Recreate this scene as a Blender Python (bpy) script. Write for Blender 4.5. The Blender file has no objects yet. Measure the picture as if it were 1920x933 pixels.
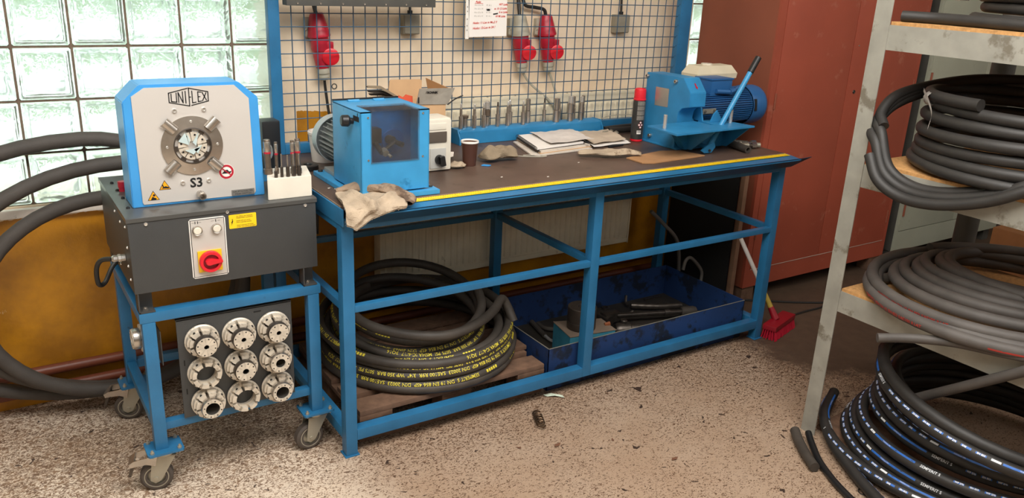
import bpy, bmesh, math, random
from mathutils import Vector, Matrix
from math import sin, cos, pi, radians
random.seed(7)
SC = bpy.context.scene
COL = SC.collection

# ------------------------------------------------------------------ camera, world, lights, exposure
cam_d = bpy.data.cameras.new('camera'); cam = bpy.data.objects.new('camera', cam_d); COL.objects.link(cam)
cam_d.sensor_fit = 'HORIZONTAL'; cam_d.sensor_width = 36.0; cam_d.lens = 1551.4 * 36.0 / 1920.0
cam_d.clip_start = 0.05; cam_d.clip_end = 200
_r = Vector((0.8390824, -0.54228915, 0.04316469)); _u = Vector((0.14136331, 0.2939744, 0.94530179)); _f = Vector((0.52531622, 0.78708419, -0.32332854))
cam.matrix_world = Matrix(((_r.x, _u.x, -_f.x, -0.1412), (_r.y, _u.y, -_f.y, -3.2731), (_r.z, _u.z, -_f.z, 1.8122), (0, 0, 0, 1)))
SC.camera = cam
vs = SC.view_settings
SC.display_settings.display_device = 'sRGB'
vs.view_transform = 'Standard'; vs.look = 'None'; vs.gamma = 1.0; vs.use_curve_mapping = False
vs.exposure = 0.15
SC.cycles.use_denoising = True
SC.cycles.max_bounces = 8; SC.cycles.transparent_max_bounces = 12
SC.cycles.sample_clamp_indirect = 6.0

W = bpy.data.worlds.new('daylight'); SC.world = W; W.use_nodes = True
wn = W.node_tree.nodes; wl = W.node_tree.links; wn.clear()
_o = wn.new('ShaderNodeOutputWorld'); _b = wn.new('ShaderNodeBackground'); _tc = wn.new('ShaderNodeTexCoord')
_s = wn.new('ShaderNodeSeparateXYZ'); _cr = wn.new('ShaderNodeValToRGB')
wl.new(_tc.outputs['Generated'], _s.inputs[0]); wl.new(_s.outputs['Z'], _cr.inputs[0])
_cr.color_ramp.elements[0].position = 0.0; _cr.color_ramp.elements[0].color = (0.95, 0.98, 1.0, 1)
_cr.color_ramp.elements[1].position = 1.0; _cr.color_ramp.elements[1].color = (0.80, 0.90, 1.0, 1)
wl.new(_cr.outputs[0], _b.inputs[0]); _b.inputs[1].default_value = 2.3; wl.new(_b.outputs[0], _o.inputs[0])

def area(name, loc, target, sx, sy, power, col):
    d = bpy.data.lights.new(name, 'AREA'); d.shape = 'RECTANGLE'; d.size = sx; d.size_y = sy; d.energy = power; d.color = col
    o = bpy.data.objects.new(name, d); COL.objects.link(o); o.location = loc
    o.rotation_euler = (Vector(target) - Vector(loc)).to_track_quat('-Z', 'Y').to_euler(); return o
area('overhead_fill', (0.7, -2.25, 3.3), (0.8, -1.8, 0), 3.6, 1.6, 180, (1.0, 0.97, 0.925))  # unseen overhead fill light, added for top-down light; no fixture modelled
area('overhead_fill_far', (3.9, -3.2, 3.3), (3.9, -2.2, 0), 2.0, 1.6, 34, (1.0, 0.93, 0.86))  # second added fill above the rack side, source unseen
sun_d = bpy.data.lights.new('sun', 'SUN'); sun_d.energy = 2.0; sun_d.angle = radians(2); sun_d.color = (1, 0.96, 0.9)
sun = bpy.data.objects.new('sun', sun_d); COL.objects.link(sun); sun.rotation_euler = (radians(-38), radians(25), 0)

# ------------------------------------------------------------------ materials
def lin(h):
    h = h.lstrip('#'); c = [int(h[i:i+2], 16) / 255 for i in (0, 2, 4)]
    return tuple((x / 12.92 if x <= 0.04045 else ((x + 0.055) / 1.055) ** 2.4) for x in c) + (1,)
MATS = {}
def mat(name, col, rough=0.5, metal=0.0, var=0.12, vscale=12.0, bump=0.0, bscale=60.0, spec=0.5, col2=None, thr=None, dirt=None, coat=0.0, c2scale=8.0):
    """Principled with a noisy tint; col2/thr adds worn patches of a second colour; bump adds fine relief."""
    if name in MATS: return MATS[name]
    m = bpy.data.materials.new(name); m.use_nodes = True; N = m.node_tree.nodes; L = m.node_tree.links
    p = N['Principled BSDF']; p.inputs['Roughness'].default_value = rough; p.inputs['Metallic'].default_value = metal
    p.inputs['Specular IOR Level'].default_value = spec; p.inputs['Coat Weight'].default_value = coat
    tc = N.new('ShaderNodeTexCoord'); c = lin(col)
    n1 = N.new('ShaderNodeTexNoise'); n1.inputs['Scale'].default_value = vscale; n1.inputs['Detail'].default_value = 5
    L.new(tc.outputs['Object'], n1.inputs['Vector'])
    cr = N.new('ShaderNodeValToRGB'); e = cr.color_ramp.elements
    e[0].position = 0.3; e[1].position = 0.7
    e[0].color = tuple(x * (1 - var) for x in c[:3]) + (1,); e[1].color = tuple(min(1, x * (1 + var)) for x in c[:3]) + (1,)
    L.new(n1.outputs['Fac'], cr.inputs[0]); out = cr.outputs[0]
    if col2:
        n2 = N.new('ShaderNodeTexNoise'); n2.inputs['Scale'].default_value = c2scale; n2.inputs['Detail'].default_value = 8; n2.inputs['Roughness'].default_value = 0.65
        L.new(tc.outputs['Object'], n2.inputs['Vector'])
        r2 = N.new('ShaderNodeValToRGB'); r2.color_ramp.elements[0].position = thr; r2.color_ramp.elements[1].position = thr + 0.07
        L.new(n2.outputs['Fac'], r2.inputs[0])
        mx = N.new('ShaderNodeMix'); mx.data_type = 'RGBA'; L.new(r2.outputs[0], mx.inputs[0]); L.new(out, mx.inputs[6]); mx.inputs[7].default_value = lin(col2); out = mx.outputs[2]
    L.new(out, p.inputs['Base Color'])
    if bump > 0:
        n3 = N.new('ShaderNodeTexNoise'); n3.inputs['Scale'].default_value = bscale; n3.inputs['Detail'].default_value = 3; L.new(tc.outputs['Object'], n3.inputs['Vector'])
        b = N.new('ShaderNodeBump'); b.inputs['Strength'].default_value = bump; b.inputs['Distance'].default_value = 0.01
        L.new(n3.outputs['Fac'], b.inputs['Height']); L.new(b.outputs[0], p.inputs['Normal'])
    MATS[name] = m; return m

blue = mat('blue_bench_paint', '#276994', 0.38, var=0.14, vscale=9, col2='#1c4763', thr=0.66, c2scale=14, bump=0.06, bscale=150)
blue_head = mat('light_blue_paint', '#3f93d2', 0.35, var=0.05)
blue_sk = mat('sky_blue_paint', '#3a90c2', 0.36, var=0.08, col2='#2b78a6', thr=0.62, c2scale=16)
blue_cut = mat('mid_blue_paint', '#2b7dae', 0.42, var=0.12, col2='#3b4f5a', thr=0.70, c2scale=22)
blue_motor = mat('motor_blue_paint', '#285f96', 0.4, var=0.08)
blue_tray = mat('tray_blue_paint', '#15325f', 0.6, var=0.3, vscale=4, col2='#0f1a2c', thr=0.50)
black_coat = mat('charcoal_powder_coat', '#3c3d3d', 0.45, var=0.05, bump=0.12, bscale=500)
steel = mat('brushed_steel', '#bdb6ad', 0.27, metal=0.9, var=0.08, vscale=40)
steel_light = mat('bright_steel', '#e3e1dc', 0.24, metal=0.75, var=0.04)
steel_dark = mat('dark_oily_steel', '#5b544e', 0.4, metal=0.8, var=0.2, vscale=30)
plate_silver = mat('silver_front_sheet', '#cbc6c0', 0.42, metal=0.25, var=0.03, vscale=5)
zinc = mat('zinc_plated_steel', '#aaa596', 0.35, metal=0.6, var=0.1)
rubber = mat('black_hose_rubber', '#2a2826', 0.55, var=0.15, vscale=20, bump=0.05, bscale=200)
rubber_brown = mat('dusty_hose_rubber', '#3f3933', 0.6, var=0.2, vscale=15, bump=0.05, bscale=200)
rubber_grey = mat('worn_grey_hose_rubber', '#4f4a46', 0.62, var=0.2, vscale=10, bump=0.05, bscale=200)
rubber_thick = mat('thick_hose_rubber', '#45403c', 0.7, var=0.15, vscale=10, bump=0.15, bscale=300)
black = mat('black_plastic', '#1b1b1c', 0.4, var=0.05)
black_m = mat('matt_black', '#151413', 0.8, var=0.1)
white_pl = mat('aged_white_plastic', '#d9d2c2', 0.45, var=0.05)
white_blk = mat('white_plastic_block', '#ddd5c6', 0.55, var=0.05, col2='#b9a68c', thr=0.66)
paper = mat('white_paper', '#e9e3dc', 0.8, var=0.02)
paper_dirty = mat('greasy_paper', '#cfc5b8', 0.8, var=0.08, col2='#a6988a', thr=0.6, c2scale=18)
red_pl = mat('red_plastic', '#b01f33', 0.35, var=0.05)
red_bright = mat('red_bright_plastic', '#d8202e', 0.35, var=0.04)
yellow = mat('yellow_plastic', '#e8b51d', 0.45, var=0.05)
yellow_lab = mat('yellow_label', '#f0c81a', 0.5, var=0.02)
orange_lab = mat('orange_warning', '#f2a516', 0.5, var=0.02)
grey_pl = mat('grey_plastic', '#a9a392', 0.5, var=0.06)
cream_pl = mat('cream_plastic', '#d6cbb0', 0.5, var=0.05)
ink = mat('black_ink', '#141414', 0.6, var=0.0)
ink_red = mat('red_ink', '#c8382c', 0.7, var=0.0)
ink_grey = mat('grey_ink', '#8c8880', 0.7, var=0.0)
ink_yellow = mat('yellow_hose_print', '#d8c83a', 0.6, var=0.1)
ink_blue = mat('blue_hose_stripe', '#2a66b8', 0.5, var=0.15, vscale=60)
ink_white = mat('white_hose_print', '#dfe3e6', 0.5, var=0.05)
rack_grey = mat('grey_rack_steel', '#96948a', 0.55, metal=0.1, var=0.14, col2='#726c5f', thr=0.58, c2scale=9)
chip = mat('chipboard', '#b88a55', 0.8, var=0.25, vscale=80)
wood = mat('grey_brown_pallet_wood', '#6b503e', 0.85, var=0.25, vscale=25, bump=0.2, bscale=50)
carton = mat('brown_cardboard', '#b98a5c', 0.85, var=0.06, bump=0.05)
carton_pale = mat('pale_cardboard', '#c9a37a', 0.85, var=0.05)
carton_dark = mat('dark_cardboard', '#8a5b33', 0.85, var=0.1)
cloth = mat('dirty_beige_cloth', '#a89680', 0.95, var=0.2, vscale=14, col2='#75634f', thr=0.58, c2scale=9, bump=0.35, bscale=220)
cloth2 = mat('taupe_cloth', '#8a7a64', 0.95, var=0.12, vscale=14, bump=0.35, bscale=220)
rad_white = mat('radiator_enamel', '#e6dabf', 0.45, var=0.07, col2='#a08c70', thr=0.68, c2scale=6)
red_cab = mat('red_brown_cabinet_paint', '#9c4a36', 0.5, var=0.09, vscale=3, col2='#a8604c', thr=0.62, c2scale=9, bump=0.04, bscale=90)
brown_cab = mat('dark_brown_cabinet_paint', '#8a4c37', 0.55, var=0.08, vscale=4)
grey_cab = mat('grey_green_cabinet_paint', '#a5a795', 0.5, var=0.06, vscale=4, col2='#8d8b78', thr=0.66)
dark_grey = mat('dark_grey_steel', '#4a4843', 0.6, var=0.1)
bench_top = mat('oily_brown_bench_board', '#56443a', 0.42, var=0.22, vscale=5, col2='#46372e', thr=0.58, c2scale=12, bump=0.04, bscale=80)
edge_wood = mat('board_edge', '#8a7560', 0.8, var=0.2, vscale=60)
cable_black = mat('black_cable', '#23211f', 0.5, var=0.05)
mortar_m = mat('brown_grey_mortar', '#6b5a4c', 0.9, var=0.25, vscale=25, bump=0.3, bscale=90)
pipe_m = mat('red_brown_heating_pipe', '#713a27', 0.45, var=0.15, vscale=6)
sticker_silver = mat('silver_foil', '#b9b4ac', 0.25, metal=0.7, var=0.03)
red_dark = mat('dark_red_plastic', '#8c1020', 0.4, var=0.05)
blue_inner = mat('dark_blue_inner_paint', '#1d5c96', 0.5, var=0.15)
white_coat = mat('worn_white_coating', '#cfc5b5', 0.45, metal=0.25, var=0.14, vscale=40, col2='#8a7d6b', thr=0.60, c2scale=30)
handle_white = mat('white_painted_tube', '#ddd6cf', 0.4, var=0.1, col2='#7a4a3a', thr=0.68)

def glassy(name, col, rough, alpha_mix=0.0, bump=0.0, bscale=12.0, ior=1.45, dist=0.0):
    m = bpy.data.materials.new(name); m.use_nodes = True; N = m.node_tree.nodes; L = m.node_tree.links; N.clear()
    o = N.new('ShaderNodeOutputMaterial'); g = N.new('ShaderNodeBsdfGlass'); g.inputs['Color'].default_value = col; g.inputs['Roughness'].default_value = rough; g.inputs['IOR'].default_value = ior
    if bump:
        tc = N.new('ShaderNodeTexCoord'); n = N.new('ShaderNodeTexNoise'); n.inputs['Scale'].default_value = bscale; n.inputs['Detail'].default_value = 2; n.inputs['Distortion'].default_value = 1.6
        geo = N.new('ShaderNodeObjectInfo'); ad = N.new('ShaderNodeVectorMath'); ad.operation = 'ADD'
        L.new(tc.outputs['Object'], ad.inputs[0]); L.new(geo.outputs['Location'], ad.inputs[1]); L.new(ad.outputs[0], n.inputs['Vector'])
        b = N.new('ShaderNodeBump'); b.inputs['Strength'].default_value = bump; b.inputs['Distance'].default_value = dist
        L.new(n.outputs['Fac'], b.inputs['Height']); L.new(b.outputs[0], g.inputs['Normal'])
    last = g.outputs[0]
    if name == 'wavy_block_glass':
        tl = N.new('ShaderNodeBsdfTranslucent'); tl.inputs[0].default_value = (0.86, 0.95, 0.91, 1); m2 = N.new('ShaderNodeMixShader'); m2.inputs[0].default_value = 0.38
        if bump: L.new(b.outputs[0], tl.inputs['Normal'])
        L.new(last, m2.inputs[1]); L.new(tl.outputs[0], m2.inputs[2]); last = m2.outputs[0]
    if alpha_mix:
        t = N.new('ShaderNodeBsdfTransparent'); t.inputs[0].default_value = col; mx = N.new('ShaderNodeMixShader'); mx.inputs[0].default_value = alpha_mix
        L.new(g.outputs[0], mx.inputs[1]); L.new(t.outputs[0], mx.inputs[2]); last = mx.outputs[0]
    L.new(last, o.inputs[0]); MATS[name] = m; return m
glass_block_m = glassy('wavy_block_glass', (0.93, 1.0, 0.97, 1), 0.05, bump=0.8, bscale=9, dist=0.014)
def smoky():
    m = bpy.data.materials.new('smoky_scratched_acrylic'); m.use_nodes = True; N = m.node_tree.nodes; L = m.node_tree.links
    p = N['Principled BSDF']; p.inputs['Roughness'].default_value = 0.25; tc = N.new('ShaderNodeTexCoord')
    p.inputs['Base Color'].default_value = lin('#55534f')
    n = N.new('ShaderNodeTexNoise'); n.inputs['Scale'].default_value = 9; n.inputs['Detail'].default_value = 7; L.new(tc.outputs['Object'], n.inputs['Vector'])
    r = N.new('ShaderNodeMapRange'); r.inputs[1].default_value = 0.35; r.inputs[2].default_value = 0.75; r.inputs[3].default_value = 0.12; r.inputs[4].default_value = 0.42
    L.new(n.outputs['Fac'], r.inputs[0]); L.new(r.outputs[0], p.inputs['Alpha']); return m
smoky_m = smoky()
def clear_sleeve():
    m = bpy.data.materials.new('clear_plastic_film'); m.use_nodes = True; p = m.node_tree.nodes['Principled BSDF']
    p.inputs['Base Color'].default_value = (0.9, 0.9, 0.9, 1); p.inputs['Alpha'].default_value = 0.35; p.inputs['Roughness'].default_value = 0.15; return m
film = clear_sleeve()

# ------------------------------------------------------------------ mesh helpers
class MB:
    def __init__(s): s.v = []; s.f = []
    def add(s, vs, fs):
        b = len(s.v); s.v += [tuple(v) for v in vs]; s.f += [tuple(i + b for i in f) for f in fs]; return s
    def box(s, x0, x1, y0, y1, z0, z1, b=0.0):
        bm = bmesh.new(); bmesh.ops.create_cube(bm, size=1)
        for v in bm.verts: v.co = Vector(((x0+x1)/2 + v.co.x*(x1-x0), (y0+y1)/2 + v.co.y*(y1-y0), (z0+z1)/2 + v.co.z*(z1-z0)))
        if b > 0: bmesh.ops.bevel(bm, geom=bm.edges[:], offset=b, segments=2, affect='EDGES', profile=0.7)
        return s.from_bm(bm)
    def from_bm(s, bm, M=None):
        bm.verts.index_update(); vs = [(M @ v.co if M else v.co) for v in bm.verts]; fs = [[v.index for v in f.verts] for f in bm.faces]; bm.free(); return s.add(vs, fs)
    def prism(s, poly, axis, a, b, bev=0.0):
        """poly: 2-D outline; axis 'x': (y,z) along x, 'y': (x,z), 'z': (x,y)"""
        def P(p, t): return {'x': (t, p[0], p[1]), 'y': (p[0], t, p[1]), 'z': (p[0], p[1], t)}[axis]
        n = len(poly)
        bm = bmesh.new(); A = [bm.verts.new(P(p, a)) for p in poly]; B = [bm.verts.new(P(p, b)) for p in poly]
        bm.faces.new(A); bm.faces.new(B[::-1])
        for i in range(n): bm.faces.new((A[i], B[i], B[(i+1) % n], A[(i+1) % n]))
        bmesh.ops.recalc_face_normals(bm, faces=bm.faces[:])
        if bev: bmesh.ops.bevel(bm, geom=bm.edges[:], offset=bev, segments=2, affect='EDGES')
        bmesh.ops.triangulate(bm, faces=[f for f in bm.faces if len(f.verts) > 4])
        return s.from_bm(bm)
    def lathe(s, prof, p0, axis=(0, 0, 1), n=24, closed=False):
        """prof: (radius, height) pairs turned about axis through p0"""
        ax = Vector(axis).normalized(); t = Vector((1, 0, 0)) if abs(ax.x) < 0.9 else Vector((0, 1, 0)); u = ax.cross(t).normalized(); w = ax.cross(u)
        p0 = Vector(p0); vs = []; fs = []
        for r, h in prof:
            for i in range(n):
                a = 2*pi*i/n; vs.append(p0 + ax*h + (u*cos(a) + w*sin(a))*max(r, 1e-5))
        m = len(prof)
        for j in range(m-1 if not closed else m):
            k = (j+1) % m
            for i in range(n): fs.append((j*n+i, j*n+(i+1) % n, k*n+(i+1) % n, k*n+i))
        return s.add(vs, fs)
    def cyl(s, p0, p1, r, n=16, r2=None, bev=0.0):
        p0 = Vector(p0); p1 = Vector(p1); L = (p1-p0).length; r2 = r if r2 is None else r2
        if bev: pr = [(0, 0), (r-bev, 0), (r, bev), (r2, L-bev), (r2-bev, L), (0, L)]
        else: pr = [(0, 0), (r, 0), (r, 0), (r2, L), (r2, L), (0, L)]
        return s.lathe(pr, p0, p1-p0, n)
    def tube(s, pts, r, n=10, cap=True):
        pts = [Vector(p) for p in pts]; T = []
        for i in range(len(pts)): T.append((pts[min(i+1, len(pts)-1)] - pts[max(i-1, 0)]).normalized())
        ref = Vector((0, 0, 1)) if abs(T[0].z) < 0.9 else Vector((1, 0, 0)); N = (T[0].cross(ref)).normalized(); vs = []; fs = []
        for i, p in enumerate(pts):
            N = (N - T[i]*N.dot(T[i])).normalized(); B = T[i].cross(N); rr = r[min(i, len(r)-1)] if isinstance(r, (list, tuple)) else r
            for k in range(n): a = 2*pi*k/n; vs.append(p + (N*cos(a) + B*sin(a))*rr)
        for i in range(len(pts)-1):
            for k in range(n): fs.append((i*n+k, i*n+(k+1) % n, (i+1)*n+(k+1) % n, (i+1)*n+k))
        if cap: fs.append(tuple(range(n))[::-1]); fs.append(tuple((len(pts)-1)*n+k for k in range(n)))
        return s.add(vs, fs)
    def sector(s, c, axis, r0, r1, a0, a1, h0, h1, n=4):
        """ring sector block, about axis y (pointing -y outward): local (angle, radius) in xz plane"""
        vs = []; fs = []
        for h in (h0, h1):
            for i in range(n+1):
                a = a0 + (a1-a0)*i/n
                for r in (r0, r1):
                    d = (r*cos(a), r*sin(a)); vs.append((c[0]+d[0], c[1]-h, c[2]+d[1]) if axis == 'y' else (c[0]+d[0], c[1]+d[1], c[2]+h))
        m = 2*(n+1)
        for i in range(n):
            a = 2*i; fs += [(a, a+1, a+3, a+2), (m+a, m+a+2, m+a+3, m+a+1), (a, a+2, m+a+2, m+a), (a+1, m+a+1, m+a+3, a+3)]
        fs += [(0, m, m+1, 1), (2*n, 2*n+1, m+2*n+1, m+2*n)]
        return s.add(vs, fs)
    def quadstrip(s, rows):
        n = len(rows[0]); vs = [p for r in rows for p in r]; fs = []
        for j in range(len(rows)-1):
            for i in range(n-1): fs.append((j*n+i, j*n+i+1, (j+1)*n+i+1, (j+1)*n+i))
        return s.add(vs, fs)
    def rot(s, c, M):
        c = Vector(c); s.v = [tuple(c + M @ (Vector(v) - c)) for v in s.v]; return s

def smooth(me, ang=35):
    me.shade_smooth()
    try: me.set_sharp_from_angle(angle=radians(ang))
    except Exception: pass
def build(name, mb, m, parent=None, sm=True, fix=True):
    me = bpy.data.meshes.new(name); off = Vector(parent_world(parent)) if parent else Vector((0, 0, 0))
    me.from_pydata([tuple(Vector(v) - off) for v in mb.v], [], mb.f); me.validate()
    if fix:
        bm = bmesh.new(); bm.from_mesh(me); bmesh.ops.recalc_face_normals(bm, faces=bm.faces[:]); bm.to_mesh(me); bm.free()
    me.materials.append(m)
    if sm: smooth(me)
    o = bpy.data.objects.new(name, me); COL.objects.link(o)
    if parent: o.parent = parent
    return o
def parent_world(p):
    v = Vector((0, 0, 0))
    while p: v += p.location; p = p.parent
    return v
def tag(o, label, cat, group=None):
    o['label'] = label; o['category'] = cat
    if group: o['group'] = group
    return o
def thing(name, label, cat, loc=(0, 0, 0), group=None):
    o = bpy.data.objects.new(name, None); COL.objects.link(o); o.location = loc; o.empty_display_size = 0.05
    return tag(o, label, cat, group)
def single(name, mb, m, label, cat, group=None, sm=True):
    """a thing that is one mesh; its origin at its base centre"""
    xs = [v[0] for v in mb.v]; ys = [v[1] for v in mb.v]; zs = [v[2] for v in mb.v]
    c = Vector(((min(xs)+max(xs))/2, (min(ys)+max(ys))/2, min(zs))); mb.v = [tuple(Vector(v)-c) for v in mb.v]
    o = build(name, mb, m, None, sm); o.location = c; return tag(o, label, cat, group)
def struct(name, mb, m, parent=None, sm=False):
    o = build(name, mb, m, parent, sm)
    if not parent: o['kind'] = 'structure'
    return o
def dup(root, loc, rz=0, label=None):
    r = root.copy(); COL.objects.link(r); r.location = loc; r.rotation_euler = (0, 0, rz)
    if label: r['label'] = label
    for ch in list(root.children):
        c = ch.copy(); COL.objects.link(c); c.parent = r
        for g in list(ch.children):
            d = g.copy(); COL.objects.link(d); d.parent = c
    return r
_tc = {}
def glyphs(text, size, shear=0.0, bold=0.0):
    k = (text, size, shear, bold)
    if k in _tc: return _tc[k]
    c = bpy.data.curves.new('t', 'FONT'); c.body = text; c.size = size; c.resolution_u = 2; c.shear = shear; c.offset = bold; c.fill_mode = 'FRONT'
    o = bpy.data.objects.new('t', c); COL.objects.link(o); bpy.context.view_layer.update()
    me = bpy.data.meshes.new_from_object(o.evaluated_get(bpy.context.evaluated_depsgraph_get()))
    vs = [v.co.copy() for v in me.vertices]; fs = [tuple(p.vertices) for p in me.polygons]
    bpy.data.objects.remove(o); bpy.data.curves.remove(c); bpy.data.meshes.remove(me)
    _tc[k] = (vs, fs); return vs, fs
def text_on(mb, text, size, org, xd, yd, align='c', **kw):
    vs, fs = glyphs(text, size, **kw)
    if not vs: return mb
    x0 = min(v.x for v in vs); x1 = max(v.x for v in vs); sh = {'c': -(x0+x1)/2, 'l': -x0}[align]
    xd = Vector(xd); yd = Vector(yd); org = Vector(org)
    return mb.add([org + xd*(v.x+sh) + yd*v.y for v in vs], fs)
def path_frames(pts):
    pts = [Vector(p) for p in pts]; S = [0]
    for a, b in zip(pts, pts[1:]): S.append(S[-1] + (b-a).length)
    return pts, S
def path_at(fr, s):
    import bisect
    pts, S = fr; s = max(0, min(S[-1]-1e-5, s)); i = max(1, bisect.bisect_right(S, s)) - 1
    i = min(i, len(pts)-2); t = (s-S[i])/(S[i+1]-S[i]); p = pts[i].lerp(pts[i+1], t)
    def tn(j): return (pts[min(j+1, len(pts)-1)] - pts[max(j-1, 0)]).normalized()
    T = tn(i).lerp(tn(i+1), t).normalized(); N = T.cross(Vector((0, 0, 1))).normalized(); U = N.cross(T); return p, T, N, U
def text_on_tube(mb, fr, r, text, size, s0, ang, flip=1, lift=0.0006, **kw):
    vs, fs = glyphs(text, size, **kw); out = []
    for v in vs:
        p, T, N, U = path_at(fr, s0 + flip*v.x); a = ang + flip*(v.y - size*0.35)/r
        out.append(p + (N*cos(a) + U*sin(a))*(r+lift))
    return mb.add(out, fs)
def stripe_on_tube(mb, fr, r, s0, s1, ang, half, lift=0.0004, step=0.03):
    rows = []; n = max(1, int((s1-s0)/step))
    for i in range(n+1):
        p, T, N, U = path_at(fr, s0+(s1-s0)*i/n)
        rows.append([p + (N*cos(ang+d) + U*sin(ang+d))*(r+lift) for d in (-half, 0, half)])
    return mb.quadstrip(rows)
def smooth_path(ctrl, n=8):
    c = [Vector(p) for p in ctrl]; c = [c[0]*2-c[1]] + c + [c[-1]*2-c[-2]]; out = []
    for i in range(1, len(c)-2):
        p0, p1, p2, p3 = c[i-1:i+3]
        for k in range(n):
            t = k/n; out.append(0.5*((2*p1) + (p2-p0)*t + (2*p0-5*p1+4*p2-p3)*t*t + (3*p1-p0-3*p2+p3)*t**3))
    out.append(c[-2]); return out
def screw(mb, p, axis=(0, -1, 0), r=0.005, h=0.003):
    return mb.lathe([(0.0, h*0.4), (r*0.45, h*0.4), (r*0.5, h), (r*0.8, h), (r, 0)], p, axis, 10)

# ------------------------------------------------------------------ the setting
WY = 0.327            # back wall plane
def floor_mat():
    m = bpy.data.materials.new('worn_painted_concrete'); m.use_nodes = True; N = m.node_tree.nodes; L = m.node_tree.links; p = N['Principled BSDF']
    tc = N.new('ShaderNodeTexCoord'); V = tc.outputs['Object']
    def noise(sc, det=6, ro=0.6, dist=0.0, vec=V):
        n = N.new('ShaderNodeTexNoise'); n.inputs['Scale'].default_value = sc; n.inputs['Detail'].default_value = det; n.inputs['Roughness'].default_value = ro; n.inputs['Distortion'].default_value = dist; L.new(vec, n.inputs['Vector']); return n.outputs['Fac']
    def ramp(f, a, b, inv=False):
        r = N.new('ShaderNodeMapRange'); r.inputs[1].default_value = a; r.inputs[2].default_value = b
        if inv: r.inputs[3].default_value = 1; r.inputs[4].default_value = 0
        L.new(f, r.inputs[0]); return r.outputs[0]
    def mix(f, a, b):
        x = N.new('ShaderNodeMix'); x.data_type = 'RGBA'; L.new(f, x.inputs[0])
        for s, c in ((6, a), (7, b)):
            if isinstance(c, tuple): x.inputs[s].default_value = c
            else: L.new(c, x.inputs[s])
        return x.outputs[2]
    def math_(op, a, b):
        x = N.new('ShaderNodeMath'); x.operation = op
        for i, c in enumerate((a, b)):
            if isinstance(c, (int, float)): x.inputs[i].default_value = c
            else: L.new(c, x.inputs[i])
        x.use_clamp = True; return x.outputs[0]
    base = mix(ramp(noise(3, 4), 0.35, 0.65), lin('#fbefdd'), lin('#f0dfc9'))
    # wear: dirt lies heavier near the bench and towards the cabinets, pale paint left in the open floor
    sx = N.new('ShaderNodeSeparateXYZ'); L.new(V, sx.inputs[0])
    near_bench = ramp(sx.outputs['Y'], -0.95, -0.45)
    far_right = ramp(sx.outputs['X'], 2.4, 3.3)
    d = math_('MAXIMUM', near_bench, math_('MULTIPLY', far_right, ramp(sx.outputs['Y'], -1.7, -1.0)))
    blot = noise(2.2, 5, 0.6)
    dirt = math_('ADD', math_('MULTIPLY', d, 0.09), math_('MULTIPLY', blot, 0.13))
    # flakes: sharp small specks where paint has gone
    mp = N.new('ShaderNodeMapping'); mp.inputs['Scale'].default_value = (1.0, 1.6, 1); mp.inputs['Rotation'].default_value = (0, 0, 0.5); L.new(V, mp.inputs[0])
    fl = noise(70, 4, 0.6, 1.6, mp.outputs[0])
    fl2 = math_('ADD', fl, dirt)
    worn = ramp(fl2, 0.61, 0.665)
    col = mix(worn, base, mix(ramp(noise(24, 5), 0.35, 0.65), lin('#a1856b'), lin('#725a48')))
    chips = ramp(noise(19, 3, 0.5, 0.6), 0.675, 0.69)
    col = mix(chips, col, lin('#5a4a40'))
    # bare grey concrete, ragged edge, towards the cabinets
    bare = math_('ADD', math_('MULTIPLY', math_('MULTIPLY', ramp(sx.outputs['X'], 2.7, 3.5), ramp(sx.outputs['Y'], -1.7, -0.9)), 0.8), math_('MULTIPLY', noise(5, 8, 0.7), 0.45))
    col = mix(ramp(bare, 0.56, 0.66), col, mix(ramp(noise(16, 6), 0.3, 0.7), lin('#75675a'), lin('#8b7b6b')))
    tint = mix(math_('MULTIPLY', ramp(noise(1.7, 4), 0.55, 0.75), 0.5), (1, 1, 1, 1), (0.66, 0.56, 0.47, 1))
    mu = N.new('ShaderNodeMix'); mu.data_type = 'RGBA'; mu.blend_type = 'MULTIPLY'; mu.inputs[0].default_value = 1; L.new(col, mu.inputs[6]); L.new(tint, mu.inputs[7])
    # grease mixed with painted-in shade under the bench and trolley
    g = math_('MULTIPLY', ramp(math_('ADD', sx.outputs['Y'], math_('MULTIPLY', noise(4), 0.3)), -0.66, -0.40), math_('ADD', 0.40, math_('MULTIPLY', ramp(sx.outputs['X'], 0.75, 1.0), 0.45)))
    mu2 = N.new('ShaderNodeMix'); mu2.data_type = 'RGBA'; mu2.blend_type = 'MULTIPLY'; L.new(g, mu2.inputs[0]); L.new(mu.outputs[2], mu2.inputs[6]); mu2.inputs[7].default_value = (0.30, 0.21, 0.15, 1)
    L.new(mu2.outputs[2], p.inputs['Base Color']); p.inputs['Roughness'].default_value = 0.62
    b = N.new('ShaderNodeBump'); b.inputs['Strength'].default_value = 0.35; b.inputs['Distance'].default_value = 0.004; L.new(fl, b.inputs['Height']); L.new(b.outputs[0], p.inputs['Normal'])
    return m
struct('floor', MB().box(-3.5, 8.0, -4.6, WY+0.3, -0.1, 0), floor_mat())

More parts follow.
